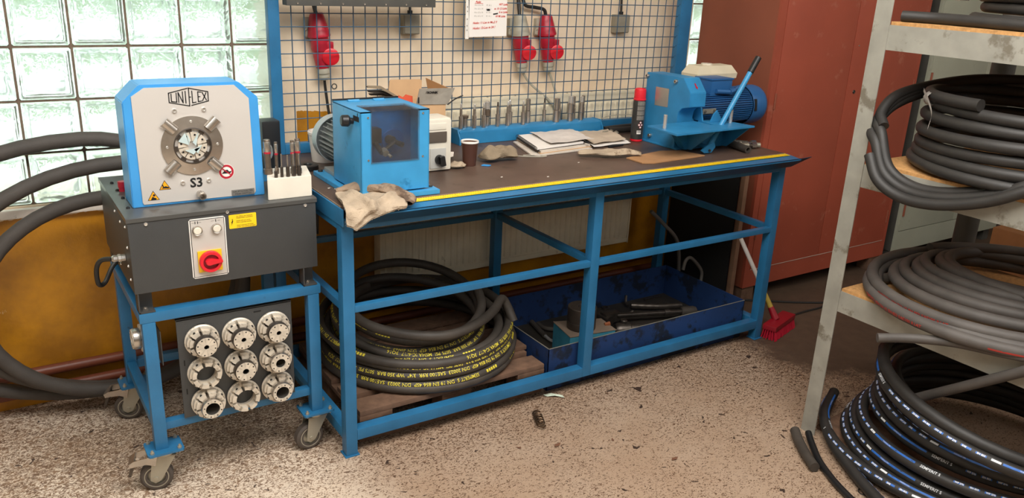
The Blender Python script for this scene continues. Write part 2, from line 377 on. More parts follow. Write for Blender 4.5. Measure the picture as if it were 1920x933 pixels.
def wall_mat():
    """cream plaster over ochre gloss paint; the paint line steps at the column beside the window"""
    m = bpy.data.materials.new('cream_and_ochre_wall_paint'); m.use_nodes = True; N = m.node_tree.nodes; L = m.node_tree.links; p = N['Principled BSDF']
    g = N.new('ShaderNodeNewGeometry'); s = N.new('ShaderNodeSeparateXYZ'); L.new(g.outputs['Position'], s.inputs[0])
    def M(op, a, b):
        x = N.new('ShaderNodeMath'); x.operation = op
        for i, c in enumerate((a, b)):
            if isinstance(c, (int, float)): x.inputs[i].default_value = c
            else: L.new(c, x.inputs[i])
        return x.outputs[0]
    def noise(sc, det=5, ro=0.6):
        n = N.new('ShaderNodeTexNoise'); n.inputs['Scale'].default_value = sc; n.inputs['Detail'].default_value = det; n.inputs['Roughness'].default_value = ro; L.new(g.outputs['Position'], n.inputs['Vector']); return n.outputs['Fac']
    e = M('MULTIPLY', M('SUBTRACT', noise(14), 0.5), 0.04)
    z = M('ADD', s.outputs['Z'], e)
    right = M('GREATER_THAN', s.outputs['X'], 1.075)
    lim = M('ADD', 0.80, M('MULTIPLY', right, 0.355))
    low = M('LESS_THAN', z, lim)
    chipn = M('GREATER_THAN', noise(9, 7, 0.7), 0.70)
    low = M('MULTIPLY', low, M('SUBTRACT', 1.0, M('MULTIPLY', chipn, M('GREATER_THAN', noise(30), 0.5))))
    def mix(f, a, b):
        x = N.new('ShaderNodeMix'); x.data_type = 'RGBA'; L.new(f, x.inputs[0])
        for k, c in ((6, a), (7, b)):
            if isinstance(c, tuple): x.inputs[k].default_value = c
            else: L.new(c, x.inputs[k])
        return x.outputs[2]
    r1 = N.new('ShaderNodeMapRange'); r1.inputs[1].default_value = 0.4; r1.inputs[2].default_value = 0.65; L.new(noise(3.5), r1.inputs[0])
    ochre = mix(r1.outputs[0], lin('#c98918'), lin('#9c671b'))
    cream = mix(r1.outputs[0], lin('#ecd9be'), lin('#dec8ab'))
    L.new(mix(low, cream, ochre), p.inputs['Base Color'])
    rr = N.new('ShaderNodeMapRange'); rr.inputs[3].default_value = 0.75; rr.inputs[4].default_value = 0.38; L.new(low, rr.inputs[0]); L.new(rr.outputs[0], p.inputs['Roughness'])
    b = N.new('ShaderNodeBump'); b.inputs['Strength'].default_value = 0.25; b.inputs['Distance'].default_value = 0.01; L.new(noise(25), b.inputs['Height']); L.new(b.outputs[0], p.inputs['Normal'])
    return m
wm = wall_mat(); H = 3.4; T0 = WY; T1 = WY + 0.30
gx = 0.0141; gz = 0.8508
WL0, WL1 = gx - 0.2*8, gx + 0.2*5; WR0, WR1 = 3.4388, 3.4388+0.6
wall = MB()
wall.box(-3.5, 8.0, T0, T1, 0, gz); wall.box(-3.5, 8.0, T0, T1, gz+1.8, H); wall.box(-3.5, WL0, T0, T1, gz, gz+1.8)
wall.box(WL1, WR0, T0, T1, gz, gz+1.8); wall.box(WR1, 8.0, T0, T1, gz, gz+1.8)
struct('wall_back', wall, wm)
struct('wall_right', MB().box(8.0, 8.2, -4.6, T1, 0, H), mat('grey_white_wall_paint', '#bdb8aa', 0.8))
struct('wall_left', MB().box(-3.7, -3.5, -4.6, T1, 0, H), mat('grey_white_wall_paint', '#bdb8aa', 0.8))
fw = MB().box(-3.5, 8.0, -4.8, -4.6, 0, 2.5).box(-3.5, 8.0, -4.8, -4.6, 3.15, H)  # unseen wall behind the camera, added to cut low light under the bench
for k in range(6): fw.box(-3.5+2.26*k, -3.3+2.26*k, -4.8, -4.6, 2.5, 3.15)
struct('wall_front_light_block', fw, mat('dull_brown_wall_paint', '#8a7d6c', 0.8))
struct('ceiling', MB().box(-3.5, 8.0, -4.6, T1, H, H+0.1), mat('ceiling_paint', '#d8d2c6', 0.9))
# plaster ledge below the window, chipped
led = MB().box(-3.5, 1.06, T0-0.03, T0, 0.81, gz-0.006, 0.008)
struct('trim_1', led, mat('white_plaster_ledge', '#e6ddd2', 0.8, var=0.1, vscale=20, col2='#8f8272', thr=0.64, c2scale=14, bump=0.3, bscale=40))

# glass block windows: every block and every mortar joint is its own piece
def block_mesh():
    w = 0.0955; d = 0.035; bm = bmesh.new()
    def ring(r, y, c=0.006):
        pts = [(r-c, -r), (r, -r+c), (r, r-c), (r-c, r), (-r+c, r), (-r, r-c), (-r, -r+c), (-r+c, -r)]
        return [bm.verts.new((x, y, z)) for x, z in pts]
    R = [ring(0.0745, -d+0.008), ring(0.079, -d+0.001), ring(0.0835, -d+0.005), ring(0.088, -d), ring(w-0.003, -d), ring(w, -d+0.004), ring(w, d-0.004), ring(w-0.003, d), ring(0.079, d), ring(0.0745, d-0.006)]
    for a, b in zip(R, R[1:]):
        for i in range(8): bm.faces.new((a[i], a[(i+1) % 8], b[(i+1) % 8], b[i]))
    bm.faces.new(R[0]); bm.faces.new(R[-1][::-1]); bmesh.ops.recalc_face_normals(bm, faces=bm.faces[:])
    me = bpy.data.meshes.new('glass_block'); bm.to_mesh(me); bm.free(); me.materials.append(glass_block_m); smooth(me, 60); return me
bme = block_mesh()
def window(name, x0, nx, z0, nz):
    root = bpy.data.objects.new(name, None); COL.objects.link(root); root.location = (x0, T0+0.037, z0); root['kind'] = 'structure'
    for i in range(nx):
        for j in range(nz):
            o = bpy.data.objects.new('glass_block', bme); COL.objects.link(o); o.parent = root; o.location = (0.1+0.2*i, 0, 0.1+0.2*j)
            o.rotation_euler = (0, 0, pi * random.choice((0, 1)))
    for i in range(nx+1):
        build('mortar_joint', MB().box(x0+0.2*i-0.0048, x0+0.2*i+0.0048, T0+0.008, T0+0.064, z0, z0+0.2*nz), mortar_m, root, sm=False)
    for j in range(nz+1):
        build('mortar_joint', MB().box(x0, x0+0.2*nx, T0+0.009, T0+0.063, z0+0.2*j-0.0045, z0+0.2*j+0.0045), mortar_m, root, sm=False)
    return root
window('window_1', WL0, 13, gz, 9); window('window_2', WR0, 3, gz, 9)

# outdoors seen through the blocks: pale yard and a leafy hedge
tag(build('paved_yard', MB().box(-9, 14, T1+0.3, 9, -0.5, -0.4), mat('pale_concrete_yard', '#cfccc4', 0.9)), 'pale concrete yard outside behind the glass blocks', 'yard')['kind'] = 'structure'
def hedge():
    mb = MB(); rnd = random.Random(3)
    for i in range(2600):
        x = rnd.uniform(-7, 9); z = rnd.uniform(1.2, 4.2); y = 4.2 + rnd.uniform(-0.5, 0.5)
        if rnd.random() > 0.35 + 0.5*min(1, (z-1.0)/1.5): continue
        s = rnd.uniform(0.10, 0.26); a = rnd.uniform(0, 6.28); b = rnd.uniform(-0.9, 0.9)
        u = Vector((cos(a), 0.5*sin(b), sin(a)))*s; v = Vector((-sin(a), 0.6*cos(b), cos(a)))*s*0.5; c = Vector((x, y, z))
        mb.add([c-u, c+v, c+u, c-v], [(0, 1, 2, 3)])
    o = build('leafy_hedge', mb, mat('outdoor_leaf_green', '#93b572', 0.6, var=0.3, vscale=2), None, sm=False, fix=False)
    tag(o, 'blurred green leaves seen through the glass block window', 'hedge')['kind'] = 'stuff'
hedge()

# heating pipes along the foot of the wall
def pipe(z, r, x0, x1, label):
    return single('heating_pipe', MB().tube([(x0, WY-0.045, z), (x1, WY-0.045, z)], r, 12), pipe_m, label, 'pipe', 'red brown heating pipes along the wall foot')
pipe(0.165, 0.021, -3.4, 3.3, 'upper of the two red brown heating pipes along the wall foot')
pipe(0.085, 0.021, -3.4, 3.3, 'lower of the two red brown heating pipes along the wall foot')

# ------------------------------------------------------------------ radiator
rd = thing('panel_radiator', 'cream panel radiator on the wall behind the workbench', 'radiator', (2.24, 0.28, 0.28))
RX0, RX1 = 1.44, 3.03
build('front_panel', MB().box(RX0, RX1, 0.252, 0.258, 0.29, 1.17, 0.002), rad_white, rd)
build('side_cover', MB().box(RX0-0.003, RX0+0.004, 0.245, 0.318, 0.285, 1.185), rad_white, rd)
build('side_cover', MB().box(RX1-0.004, RX1+0.003, 0.245, 0.318, 0.285, 1.185), rad_white, rd)
x = RX0 + 0.035
while x < RX1 - 0.03:
    build('rib', MB().prism([(x-0.011, 0.252), (x-0.006, 0.245), (x+0.006, 0.245), (x+0.011, 0.252)], 'z', 0.33, 1.13), rad_white, rd, sm=False); x += 0.0365
build('bottom_channel', MB().box(RX0, RX1, 0.247, 0.252, 0.29, 0.318, 0.002), rad_white, rd)
build('top_channel', MB().box(RX0, RX1, 0.247, 0.252, 1.145, 1.172, 0.002), rad_white, rd)
build('top_frame', MB().box(RX0, RX1, 0.246, 0.254, 1.17, 1.188).box(RX0, RX1, 0.310, 0.318, 1.17, 1.188), rad_white, rd)
x = RX0 + 0.03
while x < RX1 - 0.04:
    build('grille_slat', MB().add([(x, 0.254, 1.178), (x+0.07, 0.254, 1.178), (x+0.075, 0.310, 1.186), (x+0.005, 0.310, 1.186), (x, 0.254, 1.175), (x+0.07, 0.254, 1.175), (x+0.075, 0.310, 1.183), (x+0.005, 0.310, 1.183)], [(0, 1, 2, 3), (4, 5, 6, 7), (0, 1, 5, 4), (2, 3, 7, 6), (1, 2, 6, 5), (0, 3, 7, 4)]), rad_white, rd, sm=False); x += 0.083

# ------------------------------------------------------------------ wall sockets, plugs, junction boxes, cable duct
def plug_set(name, x, zt, top_m, label, disc_dx, tilt, cable_pts, feed_pts):
    t = thing(name, label, 'plug', (x, 0.285, zt-0.27), 'red industrial sockets with plugs hanging on the wall')
    yy = 0.283
    ax = Vector((tilt, 0, -1)).normalized(); p = Vector((x, yy, zt))
    build('socket_housing', MB().lathe([(0, 0), (0.026, 0), (0.031, 0.01), (0.047, 0.085), (0.050, 0.095), (0.049, 0.10), (0, 0.10)], p, ax, 20), top_m, t)
    build('back_plate', MB().box(x-0.045, x+0.03, 0.300, 0.327, zt-0.105, zt-0.02, 0.004), grey_pl, t)
    q = p + ax*0.10
    build('collar', MB().lathe([(0, 0), (0.040, 0), (0.041, 0.05), (0.038, 0.06), (0, 0.06)], q, ax, 20), red_pl, t)
    q2 = q + ax*0.06
    build('plug_body', MB().lathe([(0, 0), (0.034, 0), (0.036, 0.02), (0.031, 0.065), (0.028, 0.075), (0, 0.075)], q2, ax, 20), red_pl, t)
    dc = q2 + ax*0.022 + Vector((disc_dx, -0.035, 0))
    lid = build('hinged_lid', MB().lathe([(0, 0), (0.034, 0), (0.037, -0.004), (0.037, -0.012), (0.030, -0.016), (0, -0.016)], dc, Vector((0.25, 1, 0.1)), 24), red_bright, t)
    build('lid_hinge', MB().box(dc.x-0.022, dc.x+0.016, dc.y+0.0, dc.y+0.03, dc.z+0.025, dc.z+0.062, 0.005), red_pl, t)
    q3 = q2 + ax*0.075
    build('cable_gland', MB().lathe([(0, 0), (0.027, 0), (0.029, 0.022), (0.025, 0.028), (0.026, 0.04), (0.018, 0.052), (0, 0.052)], q3, ax, 18), grey_pl, t)
    build('mounting_lug', MB().tube([(x-0.038, 0.30, zt-0.07), (x-0.052, 0.295, zt-0.075), (x-0.052, 0.295, zt-0.095), (x-0.040, 0.30, zt-0.10)], 0.004, 6), grey_pl, t)
    build('plug_cable', MB().tube(smooth_path([tuple(q3+ax*0.045)] + cable_pts), cable_pts and 0.0065, 8), cable_black if name == 'wall_socket' and x < 1.5 else grey_pl, t)
    build('feed_cable', MB().tube(smooth_path(feed_pts), 0.009, 8), cable_black, t)
    return t
plug_set('wall_socket', 1.165, 1.585, red_pl, 'red socket and plug hanging at the left end of the wire mesh', 0.028, 0.10, [(1.20, 0.29, 1.25), (1.215, 0.28, 1.12), (1.24, 0.235, 1.02), (1.25, 0.21, 1.0)], [(1.16, 0.30, 1.62), (1.163, 0.295, 1.6), (1.165, 0.285, 1.58)])
plug_set('wall_socket', 2.215, 1.585, grey_pl, 'socket with grey top and red plug right of the paper', 0.022, 0.10, [(2.30, 0.28, 1.24), (2.40, 0.236, 1.15), (2.475, 0.232, 1.05), (2.49, 0.235, 1.003)], [(2.21, 0.31, 1.72), (2.215, 0.30, 1.65), (2.215, 0.285, 1.58)])
plug_set('wall_socket', 2.375, 1.585, red_pl, 'red socket and plug, rightmost on the wall', 0.030, 0.12, [(2.44, 0.28, 1.24), (2.46, 0.236, 1.12), (2.475, 0.232, 1.03), (2.48, 0.232, 1.003)], [(2.235, 0.30, 1.68), (2.25, 0.29, 1.63), (2.31, 0.29, 1.62), (2.36, 0.285, 1.61), (2.375, 0.285, 1.58)])
def junction(x, z, w, h, label):
    t = thing('junction_box', label, 'box', (x, 0.3, z), 'grey junction boxes on the wall')
    build('box_body', MB().box(x-w/2, x+w/2, 0.285, 0.327, z, z+h, 0.006), mat('grey_junction_plastic', '#8e8777', 0.5), t)
    build('box_lid', MB().box(x-w/2+0.004, x+w/2-0.004, 0.278, 0.286, z+0.004, z+h-0.004, 0.004), mat('grey_junction_plastic', '#8e8777', 0.5), t)
    build('cable_gland', MB().cyl((x, 0.305, z+h-0.002), (x, 0.305, z+h+0.016), 0.012, 12), black, t)
    build('cable', MB().tube([(x, 0.305, z+h+0.01), (x, 0.31, z+h+0.08), (x-0.004, 0.312, 1.70), (x, 0.312, 1.9)], 0.006, 8), cable_black, t)
junction(1.622, 1.492, 0.084, 0.090, 'grey junction box on the wall left of the paper')
junction(2.886, 1.493, 0.095, 0.095, 'grey junction box at the right end of the mesh')
t = thing('cable_tray', 'dark metal channel across the top left of the mesh', 'tray', (1.31, 0.19, 1.62))
build('channel', MB().box(0.985, 1.66, 0.125, 0.180, 1.622, 1.70, 0.003), dark_grey, t)
sc_ = MB()
for i in range(7): screw(sc_, (1.03+i*0.097, 0.125, 1.632), r=0.005)
screwo = build('screw', sc_, steel, t)
# small hole in the plaster
single('wall_plug_hole', MB().lathe([(0.0, 0.004), (0.007, 0.003), (0.010, -0.002), (0.0135, -0.002), (0.0135, 0.0005)], (1.255, WY, 1.262), (0, 1, 0), 16), dark_grey, 'round drilled hole in the cream plaster behind the mesh', 'hole')

# ------------------------------------------------------------------ mesh back panel
mp_ = thing('mesh_panel', 'blue framed wire mesh back panel standing on the workbench', 'panel', (2.1, 0.2, 1.0))
MY0, MY1 = 0.183, 0.222
build('post', MB().box(0.925, 0.972, MY0, MY1, 1.001, 2.1, 0.003), blue, mp_)
build('post', MB().box(3.209, 3.290, MY0, MY1, 1.001, 2.1, 0.003), blue, mp_)
build('bottom_rail', MB().box(0.972, 3.209, MY0, MY1, 1.001, 1.045, 0.003), blue, mp_)
build('top_rail', MB().box(0.972, 3.209, MY0, MY1, 2.055, 2.1, 0.003), blue, mp_)
wire_m = mat('blue_grey_wire', '#3a566c', 0.45, metal=0.2, var=0.1)
i = 0
while 1.026 + 0.0548*i < 3.207:
    xx = 1.026 + 0.0548*i; build('wire', MB().tube([(xx, 0.200, 1.03), (xx, 0.200, 2.07)], 0.0024, 6), wire_m, mp_); i += 1
for i in range(18):
    zz = 1.093 + 0.0550*i; build('wire', MB().tube([(0.965, 0.2048, zz), (3.215, 0.2048, zz)], 0.0024, 6), wire_m, mp_)
wb = MB()
for i in range(12): wb.tube([(3.205, 0.196, 1.10+i*0.055), (3.222, 0.182, 1.11+i*0.055)], 0.0015, 5)
build('wire_end', wb, wire_m, mp_)

# paper in a punched sleeve on the mesh
pp = thing('notice_sheet', 'white handwritten sheet in a punched plastic sleeve on the mesh', 'paper', (1.96, 0.19, 1.48))
def PX(a, b): return (1.838+a, 0.1905, 1.482+b)
build('sheet', MB().add([(1.874, 0.1925, 1.486), (2.082, 0.1925, 1.490), (2.078, 0.1925, 1.80), (1.862, 0.1925, 1.80), (1.874, 0.1935, 1.486), (2.082, 0.1935, 1.490), (2.078, 0.1935, 1.80), (1.862, 0.1935, 1.80)], [(0, 1, 2, 3), (7, 6, 5, 4), (0, 1, 5, 4), (1, 2, 6, 5), (2, 3, 7, 6), (3, 0, 4, 7)]), paper, pp, sm=False)
build('sleeve_margin', MB().box(1.853, 1.872, 0.1925, 0.1935, 1.478, 1.80), mat('milky_film', '#e4e0d8', 0.4), pp, sm=False)
hm = MB()
for zz in (1.515, 1.535, 1.565, 1.60, 1.62, 1.665): hm.box(1.860, 1.8645, 0.1915, 0.1925, zz, zz+0.006)
build('punch_hole', hm, ink_grey, pp, sm=False)
hw = MB(); XD = (1, 0, 0); ZD = (0, 0, 1)
def hand(s, size, x, z, rot=0.05): text_on(hw, s, size, (x, 0.1915, z), (cos(rot), 0, sin(rot)), (-sin(rot), 0, cos(rot)), 'l', shear=0.3, bold=0.0004)
hand('Punkt', 0.012, 1.905, 1.642, 0.0); hand('Hudcc 11-Los m Mo,2 !!', 0.0135, 1.893, 1.546, 0.04); hand('Hudcc 12-Los m 24 !', 0.0145, 1.893, 1.521, 0.06)
hand('WT Licht', 0.0125, 2.035, 1.632, 0.0); hand('m 10 12 Licht', 0.0125, 2.008, 1.612, 0.03); hand('6 m Licht', 0.0125, 2.035, 1.597, 0.0); hand('10 98 Licht', 0.0125, 2.016, 1.578, 0.0)
build('underline', MB().box(1.900, 1.945, 0.1910, 0.1916, 1.6385, 1.640), ink_red, pp, sm=False)
build('red_handwriting', hw, ink_red, pp, sm=False)['kind'] = 'stuff'
gw = MB()
for k in range(4): text_on(gw, '10 x 1,5 x 10', 0.009, (1.900, 0.1915, 1.629-0.0165*k), XD, ZD, 'l'); text_on(gw, 'M  10  |', 0.009, (1.965, 0.1915, 1.629-0.0165*k), XD, ZD, 'l')
build('grey_print', gw, ink_grey, pp, sm=False)
build('marker_blot', MB().prism([(1.963, 1.612), (1.975, 1.616), (1.986, 1.613), (1.984, 1.607), (1.970, 1.606)], 'y', 0.1910, 0.1918).prism([(2.002, 1.594), (2.030, 1.598), (2.028, 1.592), (2.004, 1.588)], 'y', 0.1910, 0.1918), ink, pp, sm=False)

# ------------------------------------------------------------------ workbench
BX0, BX1, BY0, BY1, LW = 0.8825, 3.2095, -0.664, 0.165, 0.0454
wbn = thing('workbench', 'long blue steel workbench with a brown board top and yellow tape edge', 'workbench', ((BX0+BX1)/2, -0.25, 0))
XM = 2.0135
for x in (BX0, XM, BX1-LW):
    for y in (BY0, BY1-LW):
        bottom = 0.004 if x != XM else 0.064
        lg = build('leg', MB().box(x, x+LW, y, y+LW, bottom, 0.955, 0.003), blue, wbn)
        if x != XM: build('foot_plate', MB().box(x-0.006, x+LW+0.006, y-0.006, y+LW+0.006, 0, 0.005, 0.001), blue, lg)
def rail(x0, x1, y0, y1, z0, z1, name='rail'): return build(name, MB().box(x0, x1, y0, y1, z0, z1, 0.003), blue, wbn)
for x0, x1 in ((BX0+LW, XM), (XM+LW, BX1-LW)):
    rail(x0, x1, BY0, BY0+LW, 0.064, 0.1095); rail(x0, x1, BY0, BY0+0.03, 0.595, 0.621)
    rail(x0, x1, BY1-LW, BY1, 0.064, 0.1095); rail(x0, x1, BY1-0.03, BY1, 0.595, 0.621)
    rail(x0, x1, BY0, BY0+LW, 0.91, 0.955)
    rail(x0, x1, BY1-LW, BY1, 0.91, 0.955)
for x in (BX0, XM, BX1-LW):
    if x != XM: rail(x, x+LW, BY0+LW, BY1-LW, 0.064, 0.1095)
    rail(x+0.008, x+LW-0.008, BY0+LW, BY1-LW, 0.595, 0.625); rail(x, x+LW, BY0+LW, BY1-LW, 0.91, 0.955)
build('frame_angle', MB().box(0.882, 3.20, -0.66, -0.655, 0.955, 0.985).box(0.877, 0.883, -0.69, 0.22, 0.935, 0.997, 0.002), blue, wbn)
build('tabletop', MB().box(0.886, 3.190, -0.660, 0.225, 0.956, 1.0, 0.002), bench_top, wbn)
build('board_edge', MB().box(0.884, 0.8865, -0.655, 0.22, 0.985, 1.0005).box(0.90, 3.190, -0.6625, -0.659, 0.985, 1.0005), edge_wood, wbn, sm=False)
build('front_ledge', MB().prism([(-0.661, 0.996), (-0.748, 0.986), (-0.748, 0.981), (-0.661, 0.990)], 'x', 0.895, 3.205), blue, wbn)
build('front_lip', MB().prism([(-0.744, 0.990), (-0.749, 0.990), (-0.690, 0.936), (-0.684, 0.938)], 'x', 0.900, 3.215).add([(3.215, -0.744, 0.990), (3.215, -0.749, 0.990), (3.215, -0.690, 0.936), (3.215, -0.684, 0.938), (3.285, -0.744, 0.992), (3.285, -0.749, 0.992), (3.216, -0.69, 0.937), (3.216, -0.684, 0.938)], [(0, 4, 5, 1), (1, 5, 6, 2), (2, 6, 7, 3), (3, 7, 4, 0), (4, 5, 6, 7)]), mat('blue_lip_paint', '#25506f', 0.35, metal=0.3, var=0.2, vscale=5), wbn)
tp = build('measuring_tape', MB().prism([(-0.664, 0.9985), (-0.693, 0.9962), (-0.693, 0.9952), (-0.664, 0.9975)], 'x', 1.02, 3.188), yellow_lab, wbn, sm=False)
tk = MB(); 
for i in range(216):
    xx = 1.03 + i*0.01; L_ = 0.011 if i % 5 == 0 else 0.006
    def TZ(y): return 0.9985 + (y+0.664)*0.0793 + 0.0004
    tk.add([(xx, -0.664, TZ(-0.664)), (xx+0.0016, -0.664, TZ(-0.664)), (xx+0.0016, -0.664-L_, TZ(-0.664-L_)), (xx, -0.664-L_, TZ(-0.664-L_))], [(0, 1, 2, 3)])
build('tape_ticks', tk, ink, tp, sm=False)
nm_ = MB(); nr = MB()
for i in range(1, 216):
    xx = 1.03 + i*0.01
    text_on(nr if i % 10 == 0 else nm_, str(i if i % 10 == 0 else i % 10), 0.010, (xx, -0.6905, 0.9975), (1, 0, 0), (0, 0.996, 0.08))
build('tape_numbers', nm_, ink, tp, sm=False); build('tape_numbers', nr, ink_red, tp, sm=False)

# ------------------------------------------------------------------ trolley
TX0, TX1, TY0, TY1, TL = 0.225, 0.845, -0.545, 0.045, 0.042
tr = thing('trolley', 'blue steel trolley on four swivel castors carrying the crimping machine', 'trolley', ((TX0+TX1)/2, (TY0+TY1)/2, 0))
LEGX = (0.232, 0.795); LEGY = (TY0, TY1-TL)
for x in LEGX:
    for y in LEGY: build('leg', MB().box(x, x+TL, y, y+TL, 0.166, 0.645, 0.003), blue, tr)
build('top_rail', MB().box(TX0, TX1, TY0, TY0+0.045, 0.645, 0.681, 0.006), blue, tr)
build('top_rail', MB().box(TX0, TX1, TY1-0.045, TY1, 0.645, 0.681, 0.006), blue, tr)
for x in (TX0, TX1-0.045): build('top_rail', MB().box(x, x+0.045, TY0+0.045, TY1-0.045, 0.645, 0.681, 0.006), blue, tr)
for x in LEGX: build('side_rail', MB().box(x+0.004, x+TL-0.004, TY0+TL, TY1-TL, 0.228, 0.262, 0.003), blue, tr)
build('bottom_rail', MB().box(LEGX[0]+TL, LEGX[1], TY0+0.018, TY0+0.05, 0.228, 0.258, 0.003), blue, tr)
build('bottom_rail', MB().box(LEGX[0]+TL, LEGX[1], TY1-0.036, TY1, 0.228, 0.262, 0.003), blue, tr)
hp = build('tool_panel', MB().box(0.338, 0.735, -0.533, -0.528, 0.259, 0.632, 0.001).box(0.338, 0.735, -0.533, -0.515, 0.628, 0.633), black_coat, tr)
build('slot', MB().box(0.405, 0.430, -0.5345, -0.5325, 0.602, 0.606), black_m, hp, sm=False)
build('slot', MB().box(0.60, 0.625, -0.5345, -0.5325, 0.612, 0.616), black_m, hp, sm=False)
build('slot', MB().box(0.352, 0.356, -0.5345, -0.5325, 0.46, 0.48), black_m, hp, sm=False)
build('slot', MB().box(0.352, 0.356, -0.5345, -0.5325, 0.35, 0.37), black_m, hp, sm=False)
build('slot', MB().box(0.718, 0.722, -0.5345, -0.5325, 0.36, 0.38), black_m, hp, sm=False)
# side tool plate carried on the left
def caster(cx, cy, brake, rot, label):
    t = thing('castor', label, 'castor', (cx, cy, 0), 'castors under the blue trolley')
    R = Matrix.Rotation(rot, 3, 'Z'); C0 = (cx, cy, 0)
    def B(n, mb, m, p=t): return build(n, mb.rot(C0, R), m, p)
    ox = 0.032
    pl = build('mounting_plate', MB().prism([(cx-0.055, cy-0.05), (cx+0.055, cy-0.05), (cx+0.06, cy-0.042), (cx+0.06, cy+0.042), (cx+0.055, cy+0.05), (cx-0.055, cy+0.05), (cx-0.06, cy+0.042), (cx-0.06, cy-0.042)], 'z', 0.158, 0.166), blue, t)
    for sx in (-0.045, 0.045):
        for sy in (-0.038, 0.038): build('bolt', MB().cyl((cx+sx, cy+sy, 0.166), (cx+sx, cy+sy, 0.173), 0.0075, 6).cyl((cx+sx, cy+sy, 0.150), (cx+sx, cy+sy, 0.180), 0.004, 8), zinc, pl)
    B('swivel_bearing', MB().cyl((cx, cy, 0.138), (cx, cy, 0.158), 0.036, 20, bev=0.004), zinc)
    wx = cx - ox; wr = 0.055; wz = wr
    fk = MB()
    for s in (-1, 1):
        y = cy + s*0.024
        fk.prism([(cx-0.040, 0.140), (cx+0.038, 0.140), (wx+0.016, wz-0.010), (wx-0.004, wz-0.020), (wx-0.020, wz-0.008)], 'y', y-0.0015, y+0.0015)
    fk.box(cx-0.040, cx+0.038, cy-0.0255, cy+0.0255, 0.137, 0.141)
    B('fork', fk, zinc)
    wh = B('wheel', MB().lathe([(0.030, -0.017), (0.047, -0.018), (wr, -0.012), (wr, 0.012), (0.047, 0.018), (0.030, 0.017)], (wx, cy, wz), (0, 1, 0), 32), mat('dusty_tyre_rubber', '#4b433d', 0.7, var=0.12, vscale=40))
    B('rim', MB().lathe([(0, -0.013), (0.012, -0.018), (0.014, -0.010), (0.032, -0.008), (0.038, -0.0185), (0.041, -0.018), (0.041, 0.018), (0.038, 0.0185), (0.032, 0.008), (0.014, 0.010), (0, 0.013)], (wx, cy, wz), (0, 1, 0), 28), zinc, wh)
    B('axle_bolt', MB().cyl((wx, cy-0.031, wz), (wx, cy+0.031, wz), 0.008, 6), zinc)
    if brake:
        bm = MB()
        for s in (-1, 1):
            y = cy + s*0.030
            bm.prism([(cx-0.02, 0.150), (cx-0.10, 0.136), (cx-0.115, 0.124), (cx-0.112, 0.112), (cx-0.06, 0.118), (cx-0.03, 0.108)], 'y', y-0.0015, y+0.0015)
        bm.prism([(cx-0.098, 0.1365), (cx-0.117, 0.125), (cx-0.113, 0.120), (cx-0.096, 0.132)], 'y', cy-0.030, cy+0.030)
        bm.box(cx-0.055, cx-0.040, cy-0.030, cy+0.030, 0.140, 0.146)
        B('brake_lever', bm, steel)
        B('brake_pedal', MB().prism([(cx-0.108, 0.118), (cx-0.098, 0.112), (cx-0.112, 0.070), (cx-0.122, 0.072)], 'y', cy-0.022, cy+0.022), steel_dark)
    return t
caster(0.262, -0.524, True, -0.25, 'front left castor of the blue trolley with a brake lever')
caster(0.816, -0.520, False, 0.1, 'front right castor of the blue trolley beside the bench leg')
caster(0.262, 0.024, True, -0.35, 'rear left castor of the blue trolley with a yellow mark')
caster(0.816, 0.024, False, 0.3, 'rear right castor of the blue trolley near the pallet')

# ------------------------------------------------------------------ crimping dies on the trolley
AX = (0, -1, 0)
def die(bore, open_ring=False, seed=0):
    """local frame: hangs on a plate at y=0 and looks along -y"""
    t = thing('crimping_die', 'die', 'die', (0, 0, 0), 'crimping die sets on the trolley panel'); rnd = random.Random(seed)
    c = (0, 0, 0); fr = build('carrier_ring', MB().lathe([(0.036, 0.0), (0.055, 0.0), (0.058, 0.003), (0.058, 0.008), (0.054, 0.011), (0.036, 0.011)], c, AX, 36, closed=True), white_coat, t)
    for k in range(8):
        a = 2*pi*k/8 + 0.2; g = 0.085
        build('segment', MB().sector(c, 'y', 0.041, 0.0545, a+g, a+2*pi/8-g, 0.010, 0.030, 4).sector(c, 'y', 0.035, 0.049, a+g*1.3, a+2*pi/8-g*1.3, 0.028, 0.044, 4), white_coat, t, sm=False)
        if k % 2 == 0: build('pin', MB().cyl((0.050*cos(a+0.4), -0.030, 0.050*sin(a+0.4)), (0.050*cos(a+0.4), -0.034, 0.050*sin(a+0.4)), 0.0042, 8), black, t)
    if not open_ring:
        build('steel_body', MB().lathe([(bore, 0.004), (0.034, 0.004), (0.034, 0.044), (0.0375, 0.046), (0.0375, 0.066), (0.036, 0.069), (bore+0.0005, 0.069)], c, AX, 40, closed=True), steel_dark if bore < 0.012 else steel, t)
        r1 = 0.0345
        for k in range(8):
            a = 2*pi*k/8 + 0.1
            j = build('jaw', MB().sector(c, 'y', max(bore, 0.008), r1, a+0.015, a+2*pi/8-0.015, 0.066, 0.0715, 4), white_coat, t, sm=False)
            m_ = a + pi/8; rr = r1-0.005
            build('screw', MB().cyl((rr*cos(m_), -0.071, rr*sin(m_)), (rr*cos(m_), -0.0722, rr*sin(m_)), 0.0026, 8), black, j)
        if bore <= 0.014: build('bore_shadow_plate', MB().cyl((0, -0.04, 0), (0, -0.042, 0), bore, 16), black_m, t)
    return t
TH = mat('threaded_bore_steel', '#8f9390', 0.25, metal=1.0, var=0.1, vscale=200)
proto = {'s': die(0.0085), 'm': die(0.011), 'b': die(0.0175), 'B': die(0.024), 'o': die(0.02, True)}
